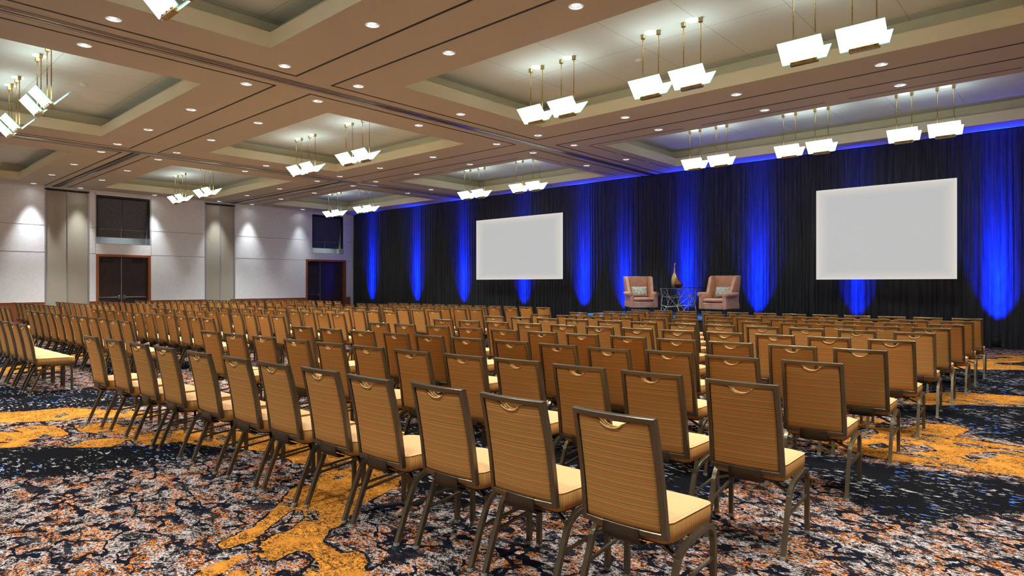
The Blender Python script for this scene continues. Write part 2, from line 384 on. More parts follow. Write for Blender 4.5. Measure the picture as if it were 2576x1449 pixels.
CARPET = {
'orange':[
  [(-4.19,2.28),(-3.92,2.03),(-3.7,1.76),(-3.61,1.52),(-3.51,1.5),(-3.5,1.66),(-3.68,1.95),(-3.77,2.08),(-3.61,1.98),(-3.5,1.79),(-3.43,1.67),(-3.32,1.64),(-3.23,1.56),(-3.16,1.6),(-3.21,1.79),(-3.02,1.78),(-2.9,1.63),(-2.79,1.45),(-2.52,1.7),(-2.8,1.95),(-2.97,1.91),(-3.21,1.93),(-3.32,2.04),(-3.32,2.13),(-3.53,2.38),(-3.68,2.84),(-3.86,3.0),(-4.12,2.98),(-4.64,2.98),(-4.55,2.67),(-4.17,2.47)],
  [(-6.26,2.24),(-6.37,2.56),(-6.22,2.81),(-5.69,2.96),(-5.08,3.02),(-4.54,3.07),(-4.06,3.04),(-4.16,2.81),(-4.48,2.73),(-4.77,2.62),(-5.18,2.66),(-5.49,2.55),(-5.77,2.39)],
  [(-9.29,1.14),(-9.02,1.59),(-8.92,1.99),(-8.51,2.21),(-8.18,2.44),(-7.56,2.62),(-7.66,2.33),(-8.16,1.93),(-8.07,1.8),(-8.32,1.47),(-8.65,1.06)],
  [(-8.0,1.32),(-8.07,1.49),(-7.84,1.65),(-7.36,1.66),(-7.25,1.59),(-7.45,1.41)],
  [(-8.15,1.06),(-7.74,1.37),(-7.37,1.44),(-7.27,1.28),(-7.6,0.99)],
  [(-7.48,0.97),(-7.3,1.26),(-7.16,1.38),(-7.06,1.25),(-7.27,0.94)],
  [(-7.75,1.78),(-7.69,2.04),(-7.2,2.23),(-6.91,2.12),(-7.08,1.87),(-7.41,1.75)],
  [(-6.9,1.42),(-6.89,1.79),(-6.73,2.01),(-6.46,1.79),(-6.65,1.57)],
  [(-6.8,2.0),(-6.8,2.28),(-6.66,2.53),(-6.43,2.59),(-6.23,2.22),(-6.32,1.95)],
  [(-2.02,7.23),(-1.81,7.63),(-1.55,7.7),(-1.58,7.32),(-1.37,7.32),(-1.21,7.8),(-0.99,7.95),(-0.83,7.76),(-0.91,7.33),(-0.66,7.27),(-0.32,7.27),(-0.27,6.13),(-0.55,6.08),(-0.93,6.02),(-1.3,6.0),(-1.64,6.13),(-1.92,6.27)],
  [(-1.66,9.09),(-1.54,9.96),(-1.3,10.44),(-0.46,10.54),(-0.43,9.85),(-0.88,9.65),(-1.21,9.14),(-1.44,9.01)],
  [(-3.31,1.26),(-3.37,1.44),(-3.37,1.61),(-3.31,1.5),(-3.22,1.34),(-3.19,1.25)],
  [(-3.19,1.36),(-3.19,1.44),(-3.13,1.53),(-2.97,1.44),(-3.06,1.31)],
  [(-3.43,13.33),(-2.76,14.38),(-1.83,14.78),(-0.85,16.11),(-0.8,15.13),(-2.28,13.55)],
  [(-2.97,1.91),(-2.94,2.0),(-2.82,1.97),(-2.66,1.84),(-2.69,1.75)],
],
'hole':[
  [(-1.81,7.04),(-1.57,7.25),(-1.46,6.97),(-1.62,6.69),(-1.78,6.76)],
  [(-1.24,6.59),(-1.03,6.82),(-0.93,6.59),(-1.1,6.35)],
  [(-0.77,6.65),(-0.57,6.92),(-0.5,6.73),(-0.69,6.43)],
  [(-1.46,6.43),(-1.34,6.65),(-1.27,6.45),(-1.39,6.27)],
  [(-0.99,7.22),(-0.88,7.07),(-0.31,7.14),(-0.31,7.04),(-0.86,6.97)],
  [(-3.56,1.85),(-3.73,2.06),(-3.64,2.03),(-3.53,1.88)],
],
'dark':[
  [(-7.5,0.73),(-6.93,1.34),(-6.45,1.83),(-6.13,2.26),(-5.79,2.47),(-5.44,2.6),(-5.49,2.21),(-5.59,1.87),(-5.7,1.48),(-5.78,1.17),(-6.29,0.61)],
  [(-13.02,1.5),(-10.53,2.03),(-10.31,2.68),(-9.0,3.42),(-8.18,2.83),(-8.89,2.02),(-9.02,1.59),(-9.52,0.93)],
  [(-1.81,5.89),(-1.26,5.8),(-0.9,5.83),(-0.26,6.01),(-0.23,5.23),(-0.46,5.02),(-0.71,4.47),(-0.91,4.51),(-1.16,4.68),(-1.4,5.04),(-1.85,5.51)],
  [(-1.85,8.56),(-1.45,9.1),(-0.42,9.69),(-0.32,7.42),(-0.68,7.5),(-1.0,8.09),(-1.53,7.94)],
  [(-2.76,14.38),(-0.71,16.24),(-0.48,10.93),(-1.34,10.8),(-1.95,10.98)],
  [(-4.17,3.41),(-3.51,3.69),(-2.99,3.35),(-2.96,2.75),(-3.45,2.82)],
  [(-1.77,15.28),(-0.83,15.69),(-0.64,12.17),(-1.4,12.61)],
],
}
def spot(loc, rot, e, size, blend, col, r=.05):
    l = bpy.data.lights.new('lamp', 'SPOT'); l.energy = e; l.spot_size = size; l.spot_blend = blend; l.color = col; l.shadow_soft_size = r
    o = bpy.data.objects.new('lamp', l); C.objects.link(o); o.location = loc; o.rotation_euler = rot; return o
# ------------------------------------------------------------------ room constants (metres; camera stands over the origin)
ZC = 5.0; ZL = 5.24; ZU = 5.50; XW = -27.6; XR = 8.0; YF = -6.0; YC = 18.1; YB = 18.9
COLS = [(-26.49,-20.07),(-17.36,-11.52),(-9.01,-.55)]
ROWY = [(.72,4.55),(7.06,10.95),(13.49,17.3)]
DLX = [-27.24,-24.64,-22.02,-19.4,-18.02,-15.82,-13.37,-10.93,-9.57,-7.17,-4.77,-2.39,-.05]
DLY = [-3.6,-1.4,.15,2.65,5.08,6.48,8.98,11.49,12.91,15.38]
# columns of lights that also run beside the recesses
SIDE = {-27.24,-19.4,-18.02,-10.93,-9.57,-.05}
lights = []
for x in DLX:
    for y in DLY:
        inside = any(a<x<b for a,b in COLS) and any(c<y<d for c,d in ROWY)
        if inside: continue
        if y in (2.65,8.98,15.38) and x not in SIDE: continue
        lights.append((x,y))
for x in (3.0,6.0):
    for y in (-3.6,0,3.5,7,10.5,14): lights.append((x,y))  # unseen downlights over the right side, added as fill
HR = .088
# ---- floor with carpet zones
def sdf(px, py, poly):
    P = np.array(poly); n = len(P); d = np.full(px.shape, 1e9); ins = np.zeros(px.shape, bool)
    for i in range(n):
        a = P[i]; b = P[(i+1)%n]; e = b-a; wx = px-a[0]; wy = py-a[1]
        t = np.clip((wx*e[0]+wy*e[1])/max(1e-9,(e@e)), 0, 1)
        d = np.minimum(d, np.hypot(wx-e[0]*t, wy-e[1]*t))
        c = ((a[1] > py) != (b[1] > py)) & (px < e[0]*(py-a[1])/(e[1] if abs(e[1])>1e-9 else 1e-9)+a[0])
        ins ^= c
    return np.where(ins, -d, d)
def axis(lo, hi, f0, f1, fine, coarse):
    a = list(np.arange(lo, f0, coarse)) + list(np.arange(f0, f1, fine)) + list(np.arange(f1, hi, coarse)) + [hi]
    return np.array(a)
ax = axis(XW, XR, -9.6, .6, .045, .3); ay = axis(YF, YB, 1.0, 10.2, .045, .3)
GX, GY = np.meshgrid(ax, ay, indexing='ij')
def smooth(d, w): return np.clip(.5 - d/w, 0, 1)
om = np.zeros(GX.shape); dm = np.zeros(GX.shape); hm = np.zeros(GX.shape)
for p in CARPET['orange']: om = np.maximum(om, smooth(sdf(GX, GY, p), .22))
for p in CARPET['dark']: dm = np.maximum(dm, smooth(sdf(GX, GY, p), .5))
for p in CARPET['hole']: hm = np.maximum(hm, smooth(sdf(GX, GY, p), .16))
# the same motif goes on under the chairs and out of sight
near = (GX > -5.6) & (GY < 2.7) | (GX > -13) & (GY < 3.2) | (GX > -1.9) & (GY < 8.5)
nz = np.array([[noise.noise(Vector((x*.45, y*.62, 3.1))) for y in ay] for x in ax])
nz2 = np.array([[noise.noise(Vector((x*.38+9, y*.5, 7.7))) for y in ay] for x in ax])
far = (~near).astype(float)
om = np.maximum(om, far*np.clip((nz-.16)*5, 0, 1)); dm = np.maximum(dm, far*np.clip((nz2-.02)*4+.3, 0, 1))
nx, ny = GX.shape
me = bpy.data.meshes.new('floor')
vv = np.stack([GX.ravel(), GY.ravel(), np.zeros(GX.size)], 1)
ii = np.arange(nx*ny).reshape(nx, ny)
ff = np.stack([ii[:-1,:-1].ravel(), ii[1:,:-1].ravel(), ii[1:,1:].ravel(), ii[:-1,1:].ravel()], 1)
me.vertices.add(len(vv)); me.vertices.foreach_set('co', vv.ravel())
me.loops.add(ff.size); me.loops.foreach_set('vertex_index', ff.ravel())
me.polygons.add(len(ff)); me.polygons.foreach_set('loop_start', np.arange(0, ff.size, 4)); me.polygons.foreach_set('loop_total', np.full(len(ff), 4))
me.update(calc_edges=True)
ca = me.color_attributes.new('zones', 'FLOAT_COLOR', 'POINT')
cc = np.ones((len(vv), 4)); cc[:,0] = om.ravel(); cc[:,1] = dm.ravel(); cc[:,2] = hm.ravel()
ca.data.foreach_set('color', cc.ravel())
me.materials.append(M_CARPET)
o = bpy.data.objects.new('floor', me); C.objects.link(o); struct(o)

# ---- ceiling: soffit grid with holes for the lights, raised recesses
bx = {XW, XR}; by = {YF, YB}
for a,b in COLS: bx |= {a,b}
for a,b in ROWY: by |= {a,b}
for x,y in lights: bx |= {round(x-.12,3), round(x+.12,3)}; by |= {round(y-.12,3), round(y+.12,3)}
bx = sorted(bx); by = sorted(by)
hole = {(round(x-.12,3), round(y-.12,3)): (x,y) for x,y in lights}
m = MB()
for i in range(len(bx)-1):
    run = None
    for j in range(len(by)-1):
        x0,x1,y0,y1 = bx[i],bx[i+1],by[j],by[j+1]; cx = (x0+x1)/2; cy = (y0+y1)/2
        rec = any(a<cx<b for a,b in COLS) and any(c<cy<d for c,d in ROWY)
        h = hole.get((x0,y0))
        isl = h is not None and abs(x1-x0-.24) < .005 and abs(y1-y0-.24) < .005
        if rec or isl:
            if run is not None: m.add([(x0,run,ZC),(x1,run,ZC),(x1,y0,ZC),(x0,y0,ZC)], [(0,3,2,1)]); run = None
            if isl:
                n = 24; vs = []; fs = []
                for k in range(n):
                    a = 2*PI*k/n; c,s = math.cos(a), math.sin(a); q = .12/max(abs(c),abs(s))
                    vs += [(h[0]+c*HR, h[1]+s*HR, ZC), (h[0]+c*q, h[1]+s*q, ZC)]
                for k in range(n):
                    l = (k+1)%n; fs.append((2*k, 2*k+1, 2*l+1, 2*l))
                m.add(vs, fs)
        elif run is None: run = y0
    if run is not None: m.add([(bx[i],run,ZC),(bx[i+1],run,ZC),(bx[i+1],by[-1],ZC),(bx[i],by[-1],ZC)], [(0,3,2,1)])
ceil = struct(m.build('ceiling', M_SOFFIT, fix=False))
for c0,c1 in COLS:
    for r0,r1 in ROWY:
        m = MB(); D = .286
        for (xa,ya,xb,yb) in ((c0,r0,c1,r0),(c1,r0,c1,r1),(c1,r1,c0,r1),(c0,r1,c0,r0)):
            m.add([(xa,ya,ZC),(xb,yb,ZC),(xb,yb,ZL),(xa,ya,ZL)], [(0,1,2,3)])
        X0,X1,Y0,Y1 = c0-D,c1+D,r0-D,r1+D
        I = [(c0,r0,ZL),(c1,r0,ZL),(c1,r1,ZL),(c0,r1,ZL)]; O = [(X0,Y0,ZL),(X1,Y0,ZL),(X1,Y1,ZL),(X0,Y1,ZL)]; U = [(p[0],p[1],ZU) for p in O]
        m.add(I+O+U, [(k,(k+1)%4,4+(k+1)%4,4+k) for k in range(4)] + [(4+k,4+(k+1)%4,8+(k+1)%4,8+k) for k in range(4)])
        m.cur = 1; m.add(U, [(0,1,2,3)])
        o = m.build('ceiling', [M_COFFER, M_UPPER], fix=False); struct(o)
# slab above everything
m = MB(); m.box(XW-.6, YF-.4, 5.72, XR+.4, YB+.4, 5.85); struct(m.build('ceiling', M_SOFFIT))

# ---- black reveal joints and partition tracks in the ceiling
tn = [0]
def trim(mb, mt):
    tn[0] += 1; return struct(mb.build('trim_%d' % tn[0], mt))
W = .019
def hx(m, x0, x1, y, w=W, d=.004): m.box(x0, y-w, ZC-d, x1, y+w, ZC+.001)
def hy(m, y0, y1, x, w=W, d=.004): m.box(x-w, y0, ZC-d, x+w, y1, ZC+.001)
YE = YC+.3
for (x0,x1) in ((XW,-19.06),(-18.42,-10.63),(-9.90,.35)):
    for (y0,y1) in ((-.2,5.46),(6.15,11.85),(12.61,YE)):
        m = MB()
        if y0 > 0: hx(m, x0-W if x0>XW else x0, x1+W, y0)
        if y1 < 18: hx(m, x0-W if x0>XW else x0, x1+W, y1)
        if x0 > XW: hy(m, y0, y1, x0)
        hy(m, y0, y1, x1)
        trim(m, M_REVEAL)
for (x0,x1) in COLS:                      # slot diffusers round the back recesses
    m = MB(); w = .009
    n = 3 if x1-x0 > 6 else 2
    L = (x1-x0+.5)/n
    for k in range(n): hx(m, x0-.25+k*L, x0-.25+k*L+L*.86, 13.19, w)
    for X in (x0-.3, x1+.3):
        for k in range(3): hy(m, 13.2+k*1.5, 13.2+k*1.5+1.3, X, w)
    trim(m, M_REVEAL)
def track(x0, y0, x1, y1):
    """operable wall track: two steel flanges either side of a black slot"""
    v = abs(x1-x0) < abs(y1-y0)
    for a,b,z,mt in ((-.12,-.075,.012,M_REVEAL),(-.075,-.018,.022,M_TRACK),(-.018,.018,.004,M_REVEAL),(.018,.075,.022,M_TRACK2),(.075,.12,.012,M_TRACK)):
        m = MB()
        if v: m.box(x0+a, y0, ZC-z, x0+b, y1, ZC+.001)
        else: m.box(x0, y0+a, ZC-z, x1, y0+b, ZC+.001)
        yield m, mt
for args in ((-10.27,YF,-10.27,YE),(-18.74,YF,-18.74,YE),(XW,5.80,-18.86,5.80),(XW,12.22,-18.86,12.22)):
    mm = MB(); mats = [M_REVEAL, M_TRACK, M_TRACK2]
    for m, mt in track(*args):
        mm.cur = mats.index(mt); mm.add(m.v, m.f)
    tn[0] += 1; struct(mm.build('trim_%d' % tn[0], mats))

# ---- walls
def wbox(m, x0,y0,z0,x1,y1,z1): m.box(x0,y0,z0,x1,y1,z1)
D1 = (7.06,8.95); W1 = (7.05,8.94); P1 = (5.47,6.85); P2 = (11.04,12.33); D2 = (15.73,17.95); W2 = (16.06,17.8)
ZD = 2.61; ZS = 3.0; ZT = 4.85
m = MB(); T = .7
segs = [(YF,P1[0]),(P1[1],D1[0]),(D1[1],P2[0]),(P2[1],D2[0]),(D2[1],YB)]
for a,b in segs: wbox(m, XW-T, a, 0, XW, b, ZC+.7)
wbox(m, XW-T, D1[0], ZD, XW, D1[1], ZS); wbox(m, XW-T, D1[0], ZT, XW, D1[1], ZC+.7)
wbox(m, XW-T, D2[0], ZD+.06, XW, D2[1], 2.97); wbox(m, XW-T, D2[0], 2.97, XW, W2[0], ZC+.7); wbox(m, XW-T, W2[1], 2.97, XW, D2[1], ZC+.7); wbox(m, XW-T, W2[0], ZT, XW, W2[1], ZC+.7)
for p in (P1,P2): wbox(m, XW-T, p[0], 4.96, XW, p[1], ZC+.7); wbox(m, XW-T, p[0], 0, XW-.35, p[1], 4.96)
# behind doors
wbox(m, XW-T-.05, D1[0]-.1, 0, XW-.5, D1[1]+.1, ZD+.1); wbox(m, XW-T-.05, D2[0]-.1, 0, XW-.5, D2[1]+.1, ZD+.1)
struct(m.build('wall_left', M_WALL))
m = MB(); wbox(m, XW-T, YB, 0, XR+.3, YB+.3, ZC+.7); struct(m.build('wall_back', M_WALL))
m = MB(); wbox(m, XR, YF-.3, 0, XR+.3, YB, ZC+.7); struct(m.build('wall_right', M_WALL))
m = MB(); wbox(m, XW-T, YF-.3, 0, XR, YF, ZC+.7); struct(m.build('wall_front', M_WALL))
# panel seams (thin shadow joints) and wooden wainscot base
for y0,y1 in segs:
    m = MB()
    for z in (2.62,3.59): m.box(XW, y0, z-.006, XW+.003, y1, z+.006)
    if (y0,y1) == segs[2]: m.box(XW, 8.955, 2.6, XW+.003, 8.967, 5.0)
    if (y0,y1) == segs[1]: m.box(XW, 7.04, 2.6, XW+.003, 7.05, 5.0)
    trim(m, M_SEAM)
    if y1 > -6:
        m = MB(); m.box(XW, y0, 0, XW+.022, min(y1,YC+.1), .80); m.box(XW, y0, .80, XW+.035, min(y1,YC+.1), .82)
        o = m.build('baseboard_left', M_WOOD); struct(o)
# cove moulding where wall meets ceiling
m = MB(); m.box(XW, YF, 4.93, XW+.03, YC+.2, 4.945); m.box(XW, YF, 4.965, XW+.05, YC+.2, 5.0); trim(m, M_WALL)
# partition pockets: two fabric panels, aluminium jambs, black head
for pi,(a,b) in enumerate((P1,P2)):
    pr = thing('partition_pocket_doors', ['tall beige pocket doors of the folding partition between left wall end and first dark double door','tall beige pocket doors of the folding partition between the two wood framed doorways'][pi], 'partition', (XW,(a+b)/2,0), 0, 'folding partition pocket doors')
    h = (b-a)/2
    for s in (0,1):
        m = MB(); y0 = -h+.055 if s == 0 else .012; y1 = -.012 if s == 0 else h-.055
        m.box(-.06, y0, .02, -.015, y1, 4.86); m.build('door_panel', M_POCKET, pr)
    for y in (-h+.027, 0, h-.027):
        w = .027 if y else .012
        m = MB(); m.box(-.09, y-w, 0, .012, y+w, 4.88, .004); m.build('jamb' if y else 'meeting_strip', M_ALU, pr)
    m = MB(); m.box(-.34, -h, 4.88, .004, h, 4.96); m.build('head', M_BLACK, pr)
# doors
def door(k, y0, y1, zt, ym, left_bar, label=None):
    st = bpy.data.objects.new('door_%d' % k, None); C.objects.link(st); st.location = (XW,(y0+y1)/2,0); struct(st)
    h = (y1-y0)/2; j = .095; cy = (y0+y1)/2
    m = MB()
    m.box(-.22,-h,0,.03,-h+j,zt,.006); m.box(-.22,h-j,0,.03,h,zt,.006); m.box(-.22,-h+j,zt-j,.03,h-j,zt,.006)
    m.build('door_frame', M_WOOD, st)
    mid = ym-cy
    for s,(a,b) in enumerate(((-h+j,mid-.012),(mid+.012,h-j))):
        m = MB(); m.box(-.19, a+.004, .012, -.145, b-.004, zt-j-.008, .003); lf = m.build('door_leaf', M_DOOR, st)
        if s == 0 or left_bar == 2:
            m = MB(); m.box(-.145, a+.03, .93, -.11, b-.03, .975, .008); e = b-.12 if s == 0 else a+.04
            m.box(-.145, e, .88, -.085, e+.08, 1.04, .01); m.build('panic_bar', M_PANIC, lf)
            m = MB(); q = a+.12 if s == 0 else b-.5
            m.box(-.145, q, zt-j-.19, -.09, q+.36, zt-j-.08, .008); m.build('door_closer', M_DARKM, lf)
    m = MB(); m.box(-.165, mid-.011, .01, -.14, mid+.011, zt-j-.01); m.build('astragal', M_ALU, st)
door(1, D1[0], D1[1], ZD, 7.95, 2)
door(2, D2[0], D2[1], ZD+.06, 16.58, 1)
# recessed upper windows with tilted speckled shades
def window(k, y0, y1, z0, z1):
    st = bpy.data.objects.new('window_%d' % k, None); C.objects.link(st); st.location = (XW,(y0+y1)/2,z0); struct(st)
    h = (y1-y0)/2; H_ = z1-z0; Dp = .62
    m = MB()
    m.box(-Dp,-h,-.01,-.001,-h+.02,H_); m.box(-Dp,h-.02,-.01,-.001,h,H_); m.cur = 1; m.box(-Dp,-h,0,-.001,h,.02); m.cur = 0
    m.build('window_reveal', [M_SILL, M_SILL], st)
    m = MB(); m.box(-Dp,-h+.02,H_-.08,-.001,h-.02,H_); m.box(-.11,-h+.02,.28,-.01,-h+.07,H_-.08); m.box(-.11,h-.07,.28,-.01,h-.02,H_-.08); m.build('window_frame', M_BLACK, st)
    m = MB(); m.box(-Dp,-h,0,-Dp+.02,h,H_); m.build('window_back', M_SILL, st)
    m = MB(); M = Matrix.Translation((-.12,0,H_-.09)) @ Matrix.Rotation(math.radians(8), 4, 'Y')
    zb = -(H_-.37)
    m.box(-.02,-h+.06,zb,.0,-.008,0,0,M); m.box(-.02,.008,zb,.0,h-.06,0,0,M); m.build('shade', M_SHADE, st)
    m = MB(); m.box(.0,-h+.2,zb+.29,.008,h-.06,zb+.305,0,M); m.box(-.03,-h+.05,zb-.02,.01,h-.05,zb,0,M); m.build('shade_rail', M_TRACK, st)
    spot((XW-.36,(y0+y1)/2-.3,z0+.85), (0,math.radians(-10),0), 22.0, math.radians(120), 1.0, (.85,.95,1.0), .1); spot((XW-.36,(y0+y1)/2+.3,z0+.85), (0,math.radians(-10),0), 22.0, math.radians(120), 1.0, (.85,.95,1.0), .1)
window(1, W1[0], W1[1], ZS, ZT); window(2, W2[0], W2[1], 2.97, ZT)

# ------------------------------------------------------------------ recessed downlights
def mk_downlight():
    root = thing('recessed_downlight', 'x', 'ceiling light', (0,0,0))
    m = MB(); m.lathe([(HR-.002,.001),(HR-.002,-.005),(HR+.014,-.005),(HR+.016,.0)], 28, cap=False); m.build('trim_ring', M_TRIM, root)
    m = MB(); m.lathe([(HR,0),(HR*.93,.03),(HR*.80,.07)], 28, cap=False); m.build('reflector', M_REFL, root)
    m = MB(); m.lathe([(.001,.058),(HR*.5,.060),(HR*.81,.071)], 28, cap=False); m.build('lens', M_LENS, root)
    return root
dlp = mk_downlight(); note_children()
XN = {-27.24:'beside the left wall',-24.64:'in the second line from the left wall',-22.02:'in the third line from the left wall',-19.4:'just left of the far partition track',
 -18.02:'just right of the far partition track',-15.82:'second line right of the far track',-13.37:'third line right of the far track',-10.93:'just left of the near partition track',
 -9.57:'just right of the near partition track',-7.17:'second line right of the near track',-4.77:'third line right of the near track',-2.39:'fourth line right of the near track',-.05:'fifth line right of the near track'}
YN = {-3.6:'behind the camera',-1.4:'just behind the camera',.15:'above the camera',2.65:'level with nearest recess',5.08:'behind nearest recess',6.48:'before second recess',8.98:'level with second recess',11.49:'behind second recess',12.91:'before last recess',15.38:'nearest the drapes'}
E_DL = 270.0
first = True
for x,y in lights:
    o = dlp if first else copy_tree(dlp); first = False
    o.location = (x,y,ZC)
    a = XN.get(x, 'far right'); b = YN.get(y, 'out of view')
    o['label'] = 'round downlight %s, %s' % (a, b) if x <= 0 else 'round downlight beyond the right edge of the seats, out of view'; o['group'] = 'recessed downlights in the soffit'
    e = E_DL*(1.9 if x == -27.24 else 1) * (.5 if y > 15 else 1) * (1.5 if (y > 0 and y < 6) else 1)
    spot((x,y,ZC-.012), (0,0,0), e, math.radians(96 if x != -27.24 else 50), .55 if x != -27.24 else 1.0, (.98,.99,.96) if x != -27.24 else (.93,.97,1.0), .07)

# ------------------------------------------------------------------ pendants
def mk_pendant():
    root = thing('glass_pendant', 'x', 'pendant light', (0,0,0))      # origin on the upper ceiling, z down
    L = .28; zb = -1.015; zt = -.78; w = .235
    for s in (-1,1):
        a = Vector((0, s*.012, zb)); b = Vector((0, s*w, zt)); d = (b-a).normalized(); n = Vector((0, d.z, -d.y))*.006
        def plate(m, l0, l1, t0, t1, off, th):
            p0 = a + (b-a)*t0 + n*off; p1 = a + (b-a)*t1 + n*off; q = n*th
            vs = []
            for xx in (l0, l1):
                for pp in (p0-q, p1-q, p1+q, p0+q): vs.append((xx, pp.y, pp.z))
            m.add(vs, [(1,2,6,5)]); m.add(vs, [(0,4,7,3)]); m.add(vs, [(0,1,2,3)]); m.add(vs, [(4,7,6,5)])
            c = m.cur; m.cur = 0; m.add(vs, [(0,4,5,1)]); m.add(vs, [(3,2,6,7)]); m.cur = c
        m = MB(); m.cur = 1; plate(m, -L, L, 0, 1, 0, 1.0); m.build('glass_panel', [M_GLASS, M_GEDGE], root)
        m = MB(); m.cur = 0; plate(m, -L*.86, L*.86, .10, .86, -2.2 if s < 0 else 2.2, .5); m.build('diffuser', [M_GLASS], root)
    m = MB(); m.box(-.176,-.036,zb-.036,.176,.036,zb+.034,.004); bar = m.build('mounting_bar', M_BRASS, root)
    for s in (-1,1):
        for x in (-.13,0,.13):
            m = MB(); m.lathe([(.001,0),(.009,0),(.009,.004),(.001,.005)], 8, cap=False, M=Matrix.Translation((x,s*.036,zb)) @ Matrix.Rotation(s*-PI/2,4,'X')); m.build('screw', M_DARKM, bar)
    for x in (-.14,.14):
        m = MB(); m.tube([(x,0,zb+.03),(x,0,-.06)], .0085, 8); m.build('rod', M_BRASS, root)
        m = MB(); m.box(x-.028,-.028,-.066,x+.028,.028,0,.003); m.build('ceiling_block', M_BRASS, root)
    m = MB(); m.lathe([(.001,-.004),(.095,-.004),(.1,0)], 28, cap=False); m.build('canopy', M_CAN, root)
    return root
pp = mk_pendant(); note_children()
PX = [(-25.0,-24.28,-22.6,-21.9),(-16.12,-15.42,-13.66,-12.94),(-7.52,-6.80,-5.13,-4.42,-2.79,-2.06)]
PY = [2.63,8.98,15.45]
RN = ['nearest row','second row','row by the drapes']; CN = ['left bay','middle bay','right bay']
PN = {4:['leftmost','second from left','third from left','rightmost'],6:['leftmost','second from left','third from left','fourth from left','fifth from left','rightmost']}
first = True
for r in range(3):
    for c in range(3):
        if (r,c) == (0,0): continue
        for i,x in enumerate(PX[c]):
            if (r,c) == (0,2) and i > 1: continue
            o = pp if first else copy_tree(pp); first = False
            o.location = (x, PY[r], ZU)
            nm = PN[len(PX[c])][i]
            if (r,c) == (0,2): nm = ['left of the cut off pair','right of the cut off pair'][i]
            o['label'] = 'glass pendant, %s in the %s, %s' % (nm, RN[r], CN[c]); o['group'] = 'glass pendants in the ceiling recesses'
            spot((x, PY[r], ZU-.55), (PI,0,0), 6.5, math.radians(160), 1.0, (.86,1.0,.95), .12)
            spot((x, PY[r], ZU-1.12), (0,0,0), 32.0, math.radians(165), 1.0, (.92,1.0,.93), .14)
# smoke detectors
for x,y in ((-5.9,9.9),(-14.9,3.6)):
    m = MB(); m.lathe([(.001,-.05),(.045,-.045),(.06,-.02),(.065,0)], 20, cap=False); o = m.build('smoke_detector', M_TRIM, loc=(x,y,ZU))
    tag(o, 'small round smoke detector on the %s recess ceiling' % ('middle right' if x > -9 else 'nearest left'), 'smoke detector', 'smoke detectors')

# ------------------------------------------------------------------ drapes
def cy_at(x): return YC + (.25*((-x-19)/8.6) if x < -19 else 0)
def drape(x0, x1, label, seed):
    rnd = random.Random(seed); n = int((x1-x0)/.0125); zs = [0.01,.25,.8,1.6,2.6,3.6,4.35,4.7,4.86,4.97]
    # irregular pleats
    edges = [x0]
    while edges[-1] < x1: edges.append(edges[-1] + rnd.uniform(.07,.19))
    amp = [rnd.uniform(.022,.062) for _ in edges]; ph = [rnd.uniform(-.02,.02) for _ in edges]
    vs = []; fs = []
    import bisect
    for i in range(n+1):
        x = x0 + (x1-x0)*i/n
        k = max(0, bisect.bisect_right(edges, x)-1); k = min(k, len(edges)-2)
        t = (x-edges[k])/(edges[k+1]-edges[k]); A = amp[k]*(math.sin(PI*t)**.8 if 0<t<1 else 0)
        for z in zs:
            f = z/5.0
            lean = math.sin(z*.9+seed)*.012 + ph[k]*(1-f)*1.4
            am = A*(.45+.65*(1-f)) if z < 4.8 else A*.5
            vs.append((x+lean*(1 if x0+.03<x<x1-.03 else 0), cy_at(x) - am + .02*math.sin(x*1.9+z*.35), z))
    nz_ = len(zs)
    for i in range(n):
        for j in range(nz_-1): fs.append((i*nz_+j, (i+1)*nz_+j, (i+1)*nz_+j+1, i*nz_+j+1))
    m = MB(); m.add(vs, fs, True); o = m.build('curtain', M_VEL, fix=False)
    tag(o, label, 'curtain', 'black velour drapes along the front wall')
DR = [(-27.5,-24.3,'black velour drape in the far corner beside the second doorway, lit by one blue beam'),
 (-24.3,-20.7,'black drape left of the left screen with the second blue beam from the corner'),
 (-20.7,-18.3,'black drape just left of the left screen with a blue beam along its edge'),
 (-18.3,-14.0,'black drape directly behind the left projection screen'),
 (-14.0,-10.6,'black drape between the left screen and the left armchair'),
 (-10.6,-7.7,'black drape behind the left armchair and lattice table'),
 (-7.7,-5.5,'black drape behind the right armchair, wide blue beam at its edge'),
 (-5.5,-2.1,'black drape directly behind the right projection screen'),
 (-2.1,2.4,'black drape right of the right screen, reaching the carpet by the last chair row')]
for i,(a,b,l) in enumerate(DR): drape(a, b, l, i*3+1)
m = MB(); m.tube([(-27.5,YC+.36,4.95),(-19,YC+.10,4.95),(2.4,YC+.10,4.95)], .02, 8); o = m.build('curtain_pipe', M_DARKM); tag(o, 'thin dark pipe along the top of the velour drapes', 'pipe')

